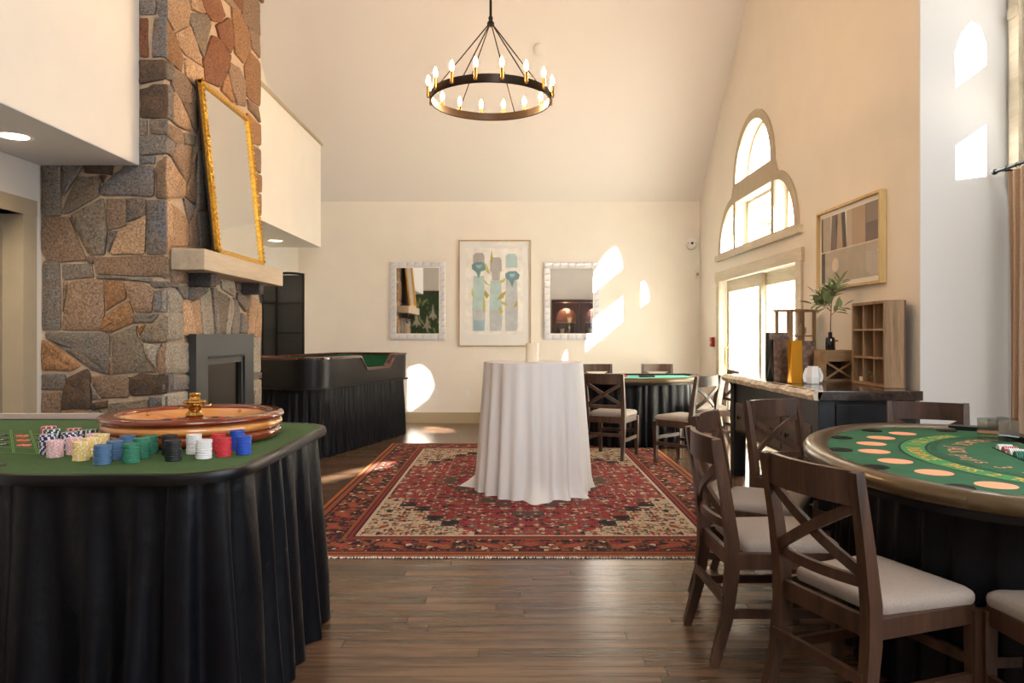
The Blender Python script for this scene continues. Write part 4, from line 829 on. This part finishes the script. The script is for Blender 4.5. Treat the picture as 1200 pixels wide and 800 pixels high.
ringwall(path, .03, -.04, lambda p: .722, lambda p: .737).build('drink_ledge', 'lacquer', cr, 50)
skirt(offset_poly(path, -.04), .004, .722, .085, .02, .02, True, 5, 12, 1, .0095).build('skirt', 'cloth', cr, 80)
# ------------------------------------------------------------------ folding screen
fs_ = thing('folding_screen', 'black woven folding screen with arched top behind the craps table', 'screen', (-3.01, 9.25, 0))
def panel(wd, a):
    M_ = Matrix.Rotation(a, 4, 'Z'); top = lambda x: 2.06+.04*math.sin(PI*(.25+.6*x/wd))
    f = B().box((0, -.012, 0), (.025, .012, top(0)-.02)).box((wd-.025, -.012, 0), (wd, .012, top(wd)-.02)).box((0, -.012, .08), (wd, .012, .12))
    f.sweep([(wd*i/10, 0, top(wd*i/10)-.015) for i in range(11)], .024, .03)
    pf = f.xf(M_).build('panel_frame', 'lacquer', fs_)
    for z in (.55, .95, 1.32, 1.7): B().box((.025, -.01, z-.012), (wd-.025, .01, z+.012)).xf(M_).build('cross_rail', 'lacquer', pf)
    g = B()
    for i in range(1, 16): x = wd*i/16; g.box((x-.004, -.004, .12), (x+.004, .001, top(x)-.03))
    for i in range(1, 84): z = .12+i*.023; g.box((.025, -.001, z-.007), (wd-.025, .004, z+.004))
    g.xf(M_); B().box((.02, .004, .1), (wd-.02, .007, min(top(0), top(wd))-.02)).xf(M_).build('backing_cloth', 'shadowline', pf); g.build('woven_cane', 'screen', pf)['kind'] = 'stuff'
panel(.36, 0.02); panel(.36, math.radians(-98))
# ------------------------------------------------------------------ pictures and mirrors on the back wall
def wall_mirror(x0, x1, z0, z1, label):
    t = thing('wall_mirror', label, 'mirror', ((x0+x1)/2, YB-.002, (z0+z1)/2), 0, 'mother-of-pearl wall mirrors'); w_, h_ = (x1-x0)/2, (z1-z0)/2; fw = .085
    B().box((-w_+.01, -.02, -h_+.01), (w_-.01, 0, h_-.01)).build('backing', 'trim', t)
    B().box((-w_+fw, -.026, -h_+fw), (w_-fw, -.02, h_-fw)).build('mirror_glass', 'mirror', t)
    ns, nv = 7, 10; rr = random.Random(int(x0*100)); sh = {}
    def tile(cx, cz, tw, th):
        kx = (round(tw, 3), round(th, 3))
        if kx not in sh: sh[kx] = B().box((-tw/2+.001, -.014, -th/2+.001), (tw/2-.001, 0, th/2-.001), bev=.002).mesh('pearl_tile', 'pearl', 40)
        o = link('pearl_tile', sh[kx], t, (cx, -.02, cz)); o.rotation_euler = (rr.uniform(-.02, .02), 0, rr.uniform(-.025, .025))
    for i in range(ns):
        tw = 2*w_/ns
        for s in (-1, 1): tile(-w_+tw*(i+.5), s*(h_-fw/2), tw, fw)
    for i in range(nv):
        th = (2*h_-2*fw)/nv
        for s in (-1, 1): tile(s*(w_-fw/2), -h_+fw+th*(i+.5), fw, th)
    B().box((-w_+fw-.006, -.036, -h_+fw-.006), (-w_+fw+.006, -.02, h_-fw+.006)).box((w_-fw-.006, -.036, -h_+fw-.006), (w_-fw+.006, -.02, h_-fw+.006)).box((-w_+fw, -.036, -h_+fw-.006), (w_-fw, -.02, -h_+fw+.006)).box((-w_+fw, -.036, h_-fw-.006), (w_-fw, -.02, h_-fw+.006)).build('inner_lip', 'plastic', t)
wall_mirror(-1.79, -.98, 1.225, 2.37, 'pearl-tiled rectangular mirror left of the flower picture, above the craps table')
wall_mirror(.47, 1.28, 1.225, 2.36, 'pearl-tiled rectangular mirror right of the flower picture, in the sun')
def poly_art(b, pts, mi, lay): b.add([(x, -lay*.0004, z) for x, z in pts], [tuple(range(len(pts)))], mi)
fp = thing('flower_picture', 'framed watercolour of blue flowers in three glass vases on the back wall', 'picture', (-.2525, YB-.002, 1.9075)); W_, H_ = .5325, .7825
B().box((-W_, -.03, -H_), (-W_+.018, 0, H_)).box((W_-.018, -.03, -H_), (W_, 0, H_)).box((-W_+.018, -.03, -H_), (W_-.018, 0, -H_+.018)).box((-W_+.018, -.03, H_-.018), (W_-.018, 0, H_)).build('frame', 'lightframe', fp)
B().box((-W_+.01, -.012, -H_+.01), (W_-.01, -.002, H_-.01)).build('mat_board', 'mount', fp)
B().box((-W_+.018, -.022, -H_+.018), (W_-.018, -.02, H_-.018)).build('picture_glass', 'pglass', fp)
art = B(); AM = [mat('wash_%d' % i, c, .85, noise=.12, nscale=9) for i, c in enumerate(('#f3f0ec', '#b7b3b0', '#6f969c', '#b9d3d3', '#c7c473', '#c4c9cc', '#9fbccb', '#b9a24e'))]
sx = 1/535.; fx = lambda x: (x-288)*sx*1.17; fz = lambda y: (418-y)*sx*1.165
def ap(pts, mi, lay): poly_art(art, [(fx(x), fz(y)) for x, y in pts], mi, lay)
ap([(90,112),(478,112),(478,695),(90,695)], 0, 1)
for k, (x, ty) in enumerate(((180, 150), (295, 180), (400, 155))):
    ap([(x-38,ty+10),(x-20,ty-5),(x+25,ty-5),(x+38,ty+15),(x+40,ty+90),(x-40,ty+90)], (1, 1, 3)[k], 2)
    ap([(x-36,ty+150),(x+36,ty+150),(x+42,520),(x+36,672),(x-40,672),(x-44,520)], (3, 3, 5)[k], 2)
    ap([(x-44,530),(x+44,530),(x+40,660),(x-40,660)], 5, 3); ap([(x-36,600),(x+38,600),(x+36,672),(x-36,672)], (6, 5, 5)[k], 4)
for x, y in ((180, 225), (405, 285)):
    ap([(x-48,y),(x-20,y-16),(x+25,y-18),(x+50,y+8),(x+42,y+38),(x+15,y+45),(x,y+95),(x-18,y+50),(x-44,y+30)], 2, 5); ap([(x-20,y+2),(x+22,y),(x+10,y+25),(x-12,y+25)], 6, 6)
ap([(262,230),(295,205),(328,235),(320,330),(270,330)], 1, 5)
for pts in ([(268,120),(274,180),(266,230),(258,180)], [(215,200),(240,240),(258,290),(230,275)], [(205,315),(240,350),(265,370),(225,355)], [(365,315),(330,330),(305,355),(345,345)], [(368,400),(330,420),(300,465),(345,450)], [(315,470),(360,480),(385,510),(345,495)], [(440,460),(425,490),(412,515),(440,500)], [(215,440),(225,500),(215,555),(205,500)], [(135,370),(145,420),(150,470),(130,420)], [(325,500),(345,545),(325,560),(312,520)], [(222,395),(250,430),(235,455),(215,430)]): ap(pts, 4 if len(pts) % 2 == 0 and pts[0][0] % 2 else 7, 7)
o = art.build('watercolour', AM, fp); o.location = (0, -.0125, 0)
# abstract picture on the right wall
pa = thing('abstract_picture', 'abstract picture of taupe and brown blocks in a golden oak frame on right wall', 'picture', (XR-.002, 5.91, 2.03)); HWp, HHp = .56, .345
def sw(b): b.v = [(y_, -x_, z_) for x_, y_, z_ in b.v]; return b       # local: x along -Y wall direction, y depth
B().box((-.05, -HWp, -HHp), (0, -HWp+.02, HHp)).box((-.05, HWp-.02, -HHp), (0, HWp, HHp)).box((-.05, -HWp+.02, -HHp), (0, HWp-.02, -HHp+.02)).box((-.05, -HWp+.02, HHp-.02), (0, HWp-.02, HHp)).build('frame', 'yellowframe', pa)
B().box((-.02, -HWp+.01, -HHp+.01), (-.004, HWp-.01, HHp-.01)).build('mat_board', 'mount', pa)
B().box((-.034, -HWp+.02, -HHp+.02), (-.032, HWp-.02, HHp-.02)).build('picture_glass', 'pglass', pa)
ab = B(); ABM = [mat('block_%d' % i, c, .85, noise=.06, nscale=10) for i, c in enumerate(('#b3a896', '#6c5b55', '#b59c82', '#4a3f3a', '#c0b2a0', '#a89580', '#d9c9b4', '#8a7d72'))]
def bl_(x0, x1, z0, z1, mi, lay, sk=0): ab.add([(-.0205-lay*.0004, HWp-(.05+(x_+dx)*1.02), -HHp+.06+z_*.6) for x_, z_, dx in ((x0, z0, 0), (x1, z0, 0), (x1, z1, sk), (x0, z1, sk))], [(0,1,2,3)], mi)
bl_(0, 1, 0, .44, 0, 1); bl_(0, .07, .0, .44, 3, 2); bl_(0, 1, .44, .46, 6, 2)
for x0, x1, c, sk in ((0, .03, 3, 0), (.03, .18, 0, 0), (.18, .29, 1, .02), (.29, .40, 2, 0), (.40, .47, 3, -.03), (.47, .56, 4, 0), (.56, .78, 2, 0), (.78, 1.0, 1, 0)): bl_(x0, x1, .46, .95, c, 2, sk)
bl_(.79, .98, .7, .95, 7, 3)
ab.add([(-.0225, HWp-(.05+(.27+.065*math.cos(a))*1.02), -HHp+.06+(.24+.1*math.sin(a))*.6) for a in [2*PI*k/24 for k in range(24)]], [tuple(range(24))], 6)
ab.build('abstract_print', ABM, pa)
# small fittings on walls and ceiling
def plate(x, z, label):
    t = thing('wall_plate', label, 'outlet', (x, YB-.001, z)); B().box((-.038, -.007, -.06), (.038, 0, .06), bev=.003).build('cover', 'plastic', t)
    for s in (-1, 1): B().box((-.016, -.01, s*.026-.014), (.016, -.006, s*.026+.014), bev=.002).build('socket', 'plastic', t)
plate((547-600)/79.6, CH-(461-392)/79.6, 'white outlet plate low on back wall left of the white clothed table')
plate((509-600)/79.6, CH-(460-392)/79.6, 'white outlet plate low on back wall beside the bright sun patch')
plate((464-600)/79.6, CH-(404-392)/79.6, 'white switch plate under the left pearl mirror')
t = thing('security_camera', 'white dome security camera high on the back wall by the right corner', 'camera', (2.64, YB-.001, 2.64)); Ry = Matrix.Rotation(PI/2, 4, 'X')
B().lathe([(.085, 0), (.085, .03), (.07, .045), (.04, .052)], 28).xf(Ry).build('housing', 'plastic', t, True); B().lathe([(.018, .05), (.017, .058), (.008, .062)], 20).xf(Ry).build('lens', 'darkl', t, True)
for s in (-1, 1): B().lathe([(.008, .046), (.006, .052)], 10, (s*.055, 0, 0)).xf(Ry).build('infrared_dot', 'darkl', t)
t = thing('motion_sensor', 'small white motion sensor below the dome camera', 'sensor', (2.72, YB-.001, 2.19)); B().box((-.03, -.05, -.055), (.03, 0, .055), bev=.014).build('body', 'plastic', t, True); B().box((-.018, -.054, -.03), (.018, -.045, .015), bev=.004).build('window', 'lightframe', t)
t = thing('fire_alarm_pull', 'red fire alarm pull box on right wall beside the sliding door', 'alarm', (XR-.001, 9.93, 1.2)); B().box((-.045, -.05, -.065), (0, .05, .065), bev=.006).build('box', 'redplastic', t); B().box((-.06, -.032, -.02), (-.044, .032, .004), bev=.003).build('pull_bar', 'whitep', t)
yd = 9.06; t = thing('smoke_detector', 'round white smoke detector on the sloped ceiling near the chandelier', 'smoke detector')
k_ = (HY-57)/F; yd = (ZB+SL*YB-CH)/(k_+SL); t.location = ((632-600)/F*yd, yd-.002, CH+k_*yd-.004); nrm = Vector((0, -SL, -1)); t.rotation_euler = nrm.to_track_quat('Z', 'Y').to_euler()
B().lathe([(.07, 0), (.07, .02), (.055, .035), (.02, .04)], 28).build('body', 'ceil', t, True); B().lathe([(.056, .034), (.05, .036)], 28, cap=False).build('vent_ring', 'plastic', t, True)
# ------------------------------------------------------------------ console and what stands on it
CX0, CX1, CY0, CY1, CZ = 1.967, 2.70, 4.76, 6.82, .93
cn = thing('console_table', 'heavy black wooden console with live-edge top along the right wall', 'console', (2.33, 5.79, 0)); q0 = Vector((2.33, 5.79, 0))
def cb(b): b.v = [tuple(Vector(v)-q0) for v in b.v]; return b
cb(B().box((CX0+.035, CY0, CZ-.065), (CX1, CY1, CZ), bev=.006)).build('top_slab', 'consoletop', cn)
le = B(); rr = random.Random(2); n = 26; vs = []
for i in range(n+1):
    y = CY0+.0+(CY1-CY0)*i/n; j = rr.uniform(-.008, .008); j2 = rr.uniform(-.006, .006)
    vs += [(CX0+.07+j, y, CZ+.002), (CX0+.03+j2, y, CZ-.004+j2), (CX0+j, y, CZ-.03+j2), (CX0+.012+j2, y, CZ-.062), (CX0+.05, y, CZ-.063)]
fs = [(5*i+k, 5*i+5+k, 5*i+6+k, 5*i+1+k) for i in range(n) for k in range(4)]+[tuple(range(5)), tuple(5*n+k for k in range(5))]
cb(le.add(vs, fs)).build('live_edge', 'bark', cn, 25)
cb(B().box((CX0+.09, CY0+.1, .40), (CX1-.03, CY1-.1, CZ-.066))).build('body', 'console', cn)
for x in (CX0+.07, CX1-.13):
    for y in (CY0+.06, CY1-.16): cb(B().box((x, y, 0), (x+.11, y+.11, CZ-.066), bev=.005)).build('leg', 'console', cn)
for i in range(3):
    y0 = CY0+.19+i*.565; d_ = cb(B().box((CX0+.072, y0, .43), (CX0+.092, y0+.54, .68), bev=.005)).build('drawer', 'drawerw', cn)
    for k in (.14, .4): cb(B().lathe([(.008, 0), (.008, .012), (.02, .02), (.018, .03), (.006, .034)], 12).xf(Matrix.Translation((CX0+.072, y0+k, .56)) @ Matrix.Rotation(-PI/2, 4, 'Y'))).build('knob', 'bronze', d_, True)
cb(B().box((CX0+.2, CY0+.085, .5), (CX1-.16, CY0+.101, CZ-.1), bev=.004)).build('end_panel', 'console', cn)
ZC = CZ+.0025
def bag(name, label, cat, x, y, rz, w_, d_, h_, m1, m2, handles=True):
    t = thing(name, label, cat, (x, y, ZC), rz); tp = .82
    vs = [(-w_/2,-d_/2,0),(w_/2,-d_/2,0),(w_/2,d_/2,0),(-w_/2,d_/2,0),(-w_/2,-d_/2*tp,h_),(w_/2,-d_/2*tp,h_),(w_/2,d_/2*tp,h_),(-w_/2,d_/2*tp,h_)]
    B().add(vs, [(0,3,2,1),(0,1,5,4),(2,3,7,6)]).build('paper_body', m1, t)
    g = B()
    for s in (-1, 1): g.add([(s*w_/2,-d_/2,0),(s*w_/2,d_/2,0),(s*w_/2,d_/2*tp,h_),(s*w_/2,-d_/2*tp,h_),(s*(w_/2-.018),0,h_),(s*(w_/2-.001),0,h_*.35)], [(0,1,5),(0,5,4,3),(1,2,4,5)])
    g.build('side_gusset', m2, t)
    if handles:
        for s in (-1, 1): B().tube([(-w_*.22, s*d_*.42, h_-.01), (-w_*.2, s*d_*.3, h_+.035), (0, s*d_*.25, h_+.055), (w_*.2, s*d_*.3, h_+.035), (w_*.22, s*d_*.42, h_-.01)], .0025, 6).build('cord_handle', m2, t, True)
    return t
bag('gift_bag', 'brown marbled paper bag with black side at the far end of the console', 'bag', 2.09, 5.70, .35, .15, .09, .33, 'marble', 'bottle', False)
bag('gift_bag', 'shiny gold foil bag in the middle of the console items', 'bag', 2.145, 5.50, .12, .085, .07, .325, 'goldfoil', 'goldfoil', False)
bag('gift_bag', 'brown marbled paper bag behind the white ceramic pot', 'bag', 2.42, 6.04, -.1, .2, .07, .315, 'marble', 'marble', False)
bag('gift_bag', 'tallest dark marbled bag peeking out above the other bags', 'bag', 2.19, 6.0, .1, .16, .07, .385, 'marble', 'shadowline', False)
wp = thing('ceramic_pot', 'small faceted white ceramic pot with angular side handles on the console', 'pot', (2.265, 5.46, ZC))
B().lathe([(.0, 0), (.05, 0), (.056, .05), (.042, .13), (.037, .13), (.047, .06), (.0, .02)], 6, cap=False).build('faceted_body', 'whiteceramic', wp)
for s in (-1, 1): B().sweep([(s*.045, 0, .115), (s*.068, 0, .06), (s*.066, 0, .04), (s*.056, 0, .012)], .02, .008, (0, 1, 0)).build('handle', 'whiteceramic', wp)
xb = thing('crossed_crate', 'small pine crate with crossed slats on the console under the plant', 'crate', (2.585, 5.83, ZC), .12)
w_, d_, h_ = .125, .085, .245
B().box((-w_, d_-.01, 0), (w_, d_, h_)).build('back_board', 'cratedark', xb); B().box((-w_, -d_, h_-.012), (w_, d_, h_)).build('top_board', 'crate2', xb); B().box((-w_, -d_, 0), (w_, d_-.01, .012)).build('bottom_board', 'crate2', xb)
for s in (-1, 1): B().box((s*w_, -d_, .012), (s*(w_-.014), d_-.01, h_-.012)).build('side_board', 'crate2', xb)
B().box((-w_+.014, -d_, h_-.09), (w_-.014, -d_+.012, h_-.012)).build('front_board', 'crate2', xb)
for s in (-1, 1): B().bar((-s*(w_-.014), -d_+.006+.004*s, .016), (s*(w_-.014), -d_+.006+.004*s, h_-.094), .008, .016, (0, 1, 0) if False else (0, 0, 1)).build('cross_slat', 'crate2', xb)
vs_ = thing('bottle_vase', 'black bottle vase standing on the crossed pine crate', 'vase', (2.545, 5.80, ZC+h_+.0005))
B().lathe([(0, 0), (.034, 0), (.037, .006), (.037, .088), (.03, .1), (.016, .106), (.015, .135), (.018, .138), (.018, .142), (.011, .142), (.011, .11), (0, .1)], 24, cap=False).build('bottle', 'bottle', vs_, 50)
B().tube([(.036, 0, .07), (.055, 0, .075), (.062, 0, .07)], .005, 6).build('tag_stub', 'stem', vs_, True)
pt = thing('leafy_branch', 'green leafy branch standing in the black bottle vase', 'branch', (2.545, 5.80, ZC+h_+.105))
B().tube([(0, 0, 0), (.002, 0, .1), (.006, 0, .2), (.01, .0, .26), (.015, 0, .33)], [.004, .0038, .0032, .0026, .0015], 6).build('stem', 'stem', pt, True)
lf = B().add([(0,0,0),(.014,.02,.004),(.018,.045,.006),(.012,.07,.002),(0,.09,-.006),(-.012,.07,.002),(-.018,.045,.006),(-.014,.02,.004),(0,.045,-.002)], [(0,1,8),(1,2,8),(2,3,8),(3,4,8),(4,5,8),(5,6,8),(6,7,8),(7,0,8)]).mesh('leaf', 'leaf', True)
rr = random.Random(21)
def branch(p, q, nl):
    p, q = Vector(p), Vector(q); mid = (p+q)/2+Vector((0, 0, .012))
    pts = [p, mid, q]; bo = B().tube(pts, [.0024, .002, .0012], 5).build('twig', 'stem', pt, True)
    for i in range(nl):
        t_ = .3+.7*i/(nl-1); c = p.lerp(mid, t_*2) if t_ < .5 else mid.lerp(q, t_*2-1); dr = (q-p).normalized()
        for s in ((-1, 1) if i < nl-1 else (0,)):
            side = Vector((-dr.z, rr.uniform(-.5, .5), dr.x)).normalized(); v = (dr*(.75 if s else 1)+side*s*.75+Vector((0, rr.uniform(-.4, .4), 0))).normalized()
            o = link('leaf', lf, pt, c); o.rotation_euler = v.to_track_quat('Y', 'Z').to_euler(); k = rr.uniform(.9, 1.25); o.scale = (k, k, k)
branch((.008, 0, .21), (-.15, -.02, .26), 4); branch((.006, 0, .2), (-.11, .03, .35), 4); branch((.012, 0, .29), (.075, -.03, .45), 6); branch((.01, 0, .22), (-.08, -.05, .30), 5); branch((.012, 0, .28), (.03, -.06, .38), 4); branch((.01, 0, .25), (-.01, -.03, .4), 4); branch((.008, 0, .24), (-.05, .05, .33), 5); branch((.004, 0, .17), (.09, -.03, .24), 4); branch((.012, 0, .3), (.02, .05, .38), 4)
# glazed display box with vase, and the pigeonhole shelf
gb = thing('glazed_box', 'pine framed glass display box behind the bags on the console', 'display box', (2.52, 6.45, ZC), .5); w_, d_, h_ = .16, .09, .59
for sx_ in (-1, 1):
    for sy_ in (-1, 1): B().box((sx_*w_, sy_*d_, .012), (sx_*(w_-.024), sy_*(d_-.024), h_-.02)).build('post', 'crate', gb)
B().box((-w_-.012, -d_-.012, h_-.02), (w_+.012, d_+.012, h_), bev=.003).build('lid', 'crate', gb); B().box((-w_, -d_, 0), (w_, d_, .014)).build('floor_board', 'crate', gb)
B().box((-w_+.024, -d_+.005, .35), (w_-.024, d_-.005, .362)).build('shelf', 'crate', gb)
for sy_ in (-1, 1): B().box((-.009, sy_*d_, .014), (.009, sy_*(d_-.014), h_-.02)).build('mullion', 'crate', gb); B().box((-w_+.024, sy_*(d_-.008), .014), (w_-.024, sy_*(d_-.010), h_-.02)).build('pane', 'glass', gb)
for sx_ in (-1, 1): B().box((sx_*(w_-.008), -d_+.024, .014), (sx_*(w_-.010), d_-.024, h_-.02)).build('pane', 'glass', gb)
tag(B().lathe([(0, 0), (.026, 0), (.038, .03), (.036, .06), (.014, .085), (.012, .1), (.018, .112), (.015, .112), (.01, .1), (0, .09)], 20, cap=False).build('small_vase', 'trim', None, 50, (2.52+.085*math.cos(.5), 6.45+.085*math.sin(.5), ZC+.3635)), 'small grey vase inside the glass display box', 'vase')
pg = thing('pigeonhole_shelf', 'weathered pine nine-cell pigeonhole box standing on edge at the near end of console', 'shelf', (2.655, 5.27, ZC), -.06); Wy, Dx, Hh = .275, .072, .605
B().box((Dx-.012, -Wy, 0), (Dx, Wy, Hh)).build('back_board', 'cratedark', pg)
for s in (-1, 1): B().box((-Dx, s*Wy, 0), (Dx-.012, s*(Wy-.02), Hh)).build('side_board', 'crate', pg)
B().box((-Dx, -Wy+.02, 0), (Dx-.012, Wy-.02, .02)).build('bottom_board', 'crate', pg); B().box((-Dx, -Wy+.02, Hh-.02), (Dx-.012, Wy-.02, Hh)).build('top_board', 'crate', pg)
for i in (1, 2):
    z = Hh*i/3; B().box((-Dx+.004, -Wy+.02, z-.007), (Dx-.012, Wy-.02, z+.007)).build('shelf_board', 'crate', pg)
    y = -Wy+2*Wy*i/3; B().box((-Dx+.008, y-.007, .02), (Dx-.012, y+.007, Hh-.02)).build('divider', 'crate', pg)
sc = thing('succulent', 'tiny green succulent in the lower middle cell of the pigeonhole box', 'plant', (2.63, 5.27, ZC+.0205)); B().lathe([(0, 0), (.022, 0), (.028, .04), (.024, .04), (0, .034)], 14, cap=False).build('pot', 'cratedark', sc, True)
for k in range(9): a = k*2.4; o = link('leaf', lf, sc, (0, 0, .036)); o.rotation_euler = Vector((math.cos(a), math.sin(a), 1.2)).to_track_quat('Y', 'Z').to_euler(); o.scale = (.8, .7, .7)
tag(B().box((-.012, -.05, 0), (.012, .05, .032), bev=.004).build('name_card', 'whitep', None, False, (2.635, 5.43, ZC+.0205)), 'small white block in the lower left cell of the pigeonhole box', 'block')
# ------------------------------------------------------------------ curtain at the bay window
cu = thing('curtain', 'beige curtain panel hanging at the right frame edge', 'curtain', (3.22, 4.55, 0)); rr = random.Random(8); n = 90; vs = []; fs = []
for r in range(13):
    t_ = r/12; z = 2.36-t_*2.33
    for i in range(n): y = .16-.5*i/(n-1); vs.append((.028*math.sin(i*.42)*(.6+.4*t_)+.01*math.sin(i*.13+t_*2), y*(1-.12*math.sin(t_*PI)), z))
for r in range(12):
    for i in range(n-1): fs.append((r*n+i, r*n+i+1, (r+1)*n+i+1, (r+1)*n+i))
B().add(vs, fs).build('fabric', 'curtain', cu, 80)
rd = thing('curtain_rod', 'black curtain rod with round finial on the bay wall', 'curtain rod', (3.22, 4.84, 2.385))
B().tube([(0, .0, 0), (0, -1.2, 0)], .012, 10).build('rod', 'blackmetal', rd, True); B().lathe([(.004, -.02), (.018, -.012), (.02, .005), (.012, .018)], 14).xf(Matrix.Rotation(-PI/2, 4, 'X')).build('finial', 'blackmetal', rd, True)
B().tube([(0, -.05, 0), (.14, -.05, 0)], .008, 8).build('bracket', 'blackmetal', rd, True)
for i in range(6): B().tube([(.017*math.cos(a), -.13-.09*i, -.004+.017*math.sin(a)) for a in [2*PI*k/14 for k in range(14)]], .0025, 5, closed=True).build('ring', 'blackmetal', rd, True)
# ------------------------------------------------------------------ behind the camera (seen in the mirrors)
gp = thing('plant_painting', 'large dark framed painting of green leaves and pale trumpet flowers, seen in the left mirror', 'picture', (-3.05, YR+.002, 1.85)); W_, H_ = .72, .95
B().box((-W_, 0, -H_), (-W_+.07, .05, H_)).box((W_-.07, 0, -H_), (W_, .05, H_)).box((-W_+.07, 0, -H_), (W_-.07, .05, -H_+.07)).box((-W_+.07, 0, H_-.07), (W_-.07, .05, H_)).build('frame', 'darkwood', gp); B().box((-W_+.05, .005, -H_+.05), (W_-.05, .02, H_-.05)).build('canvas', 'green', gp)
fa = B(); rr = random.Random(6)
for k in range(90):
    x, z, a, L_ = rr.uniform(-.55, .55), rr.uniform(-.7, .75), rr.uniform(-2.6, -.5), rr.uniform(.15, .34); dx, dz = math.cos(a), math.sin(a)
    fa.add([(x, .021+k*.0001, z), (x+dx*L_*.5-dz*.04, .021+k*.0001, z+dz*L_*.5+dx*.04), (x+dx*L_, .021+k*.0001, z+dz*L_), (x+dx*L_*.5+dz*.04, .021+k*.0001, z+dz*L_*.5-dx*.04)], [(0,1,2,3)], k % 2)
for x, z in ((-.2, -.1), (.15, -.2), (.35, .15)): fa.add([(x, .0315, z+.35), (x+.05, .0315, z+.05), (x+.16, .0315, z-.16), (x+.04, .0315, z-.1), (x, .0315, z-.22), (x-.05, .0315, z-.1), (x-.17, .0315, z-.15), (x-.05, .0315, z+.05)], [(0,1,2,3,4,5,6,7)], 2)
fa.build('painted_leaves', ['leaf', 'green', 'petal'], gp)
kc = thing('china_cabinet', 'tall dark wooden china cabinet with lit arched glass doors, seen in the right mirror', 'cabinet', (2.3, YR+.25, 0)); w_, d_, h_ = .95, .22, 2.48
B().box((-w_, -d_, 0), (w_, d_, .9)).box((-w_, -d_, .9), (w_, -d_+.03, h_)).box((-w_, -d_, .9), (-w_+.04, d_, h_)).box((w_-.04, -d_, .9), (w_, d_, h_)).box((-w_, -d_, h_-.1), (w_, d_, h_)).box((-.02, -d_, .9), (.02, d_, h_)).build('carcass', 'darkwood', kc)
for s in (-1, 1):
    x0, x1 = sorted((s*.03, s*.93)); cx = (x0+x1)/2
    me = shape_mesh([[(x0, .92), (x1, .92), (x1, 2.37), (x0, 2.37)], [(x0+.12, 1.0), (x1-.12, 1.0), (x1-.12, 1.85)]+arc(cx, 1.85, .33, 0, PI, 12)], .03, 'darkwood')
    for v in me.vertices: a, b, t_ = v.co; v.co = (a, d_+t_*1.0, b)
    dd_ = link('door', me, kc); B().box((x0+.1, d_+.012, .98), (x1-.1, d_+.016, 2.2)).build('pane', 'glass', dd_)
    for z in (1.32, 1.7): B().box((x0, -d_+.03, z), (x1, d_-.02, z+.015)).build('shelf', 'lightframe', kc)
    l = bpy.data.lights.new('cabinet_lamp', 'POINT'); lo = bpy.data.objects.new('cabinet_lamp', l); C.objects.link(lo); l.energy = 45; l.color = (1, .8, .52); l.shadow_soft_size = .05; lo.location = (2.3+cx, YR+.3, 2.25)
for i, (x, z) in enumerate(((-.6, 1.336), (-.35, 1.716), (.35, 1.336), (.62, 1.716))): tag(B().lathe([(0, 0), (.05, 0), (.06, .03), (.09, .16), (.085, .16), (.05, .04), (0, .03)], 20, cap=False).build('china_jar', 'wax', None, 50, (2.3+x, YR+.25, z)), 'pale china bowl number %s from the left in the lit cabinet, seen in right mirror' % ('four', 'three', 'two', 'one')[i], 'bowl', 'china in the cabinet')
# ------------------------------------------------------------------ tree outside the arched window
tre = thing('garden_tree', 'pale green tree outside seen faintly through the arched window', 'tree', (6.6, 18.4, -.12)); B().tube([(0, 0, 0), (.1, 0, 1.5), (-.05, .1, 3), (.1, 0, 4.6)], [.16, .13, .1, .05], 8).build('trunk', 'trunk', tre, True)
fo = B(); rr = random.Random(3)
for k in range(900):
    a, b, r = rr.uniform(0, 6.28), rr.uniform(-1, 1), rr.uniform(.5, 1.6); p = Vector((r*math.cos(a), r*math.sin(a), 4.2+b*1.7)); u = Vector((rr.uniform(-1, 1), rr.uniform(-1, 1), rr.uniform(-1, 1))).normalized(); v = u.orthogonal().normalized()
    fo.add([p, p+u*.1+v*.05, p+u*.2, p+u*.1-v*.05], [(0,1,2,3)])
fo.build('foliage', 'grass', tre)['kind'] = 'stuff'
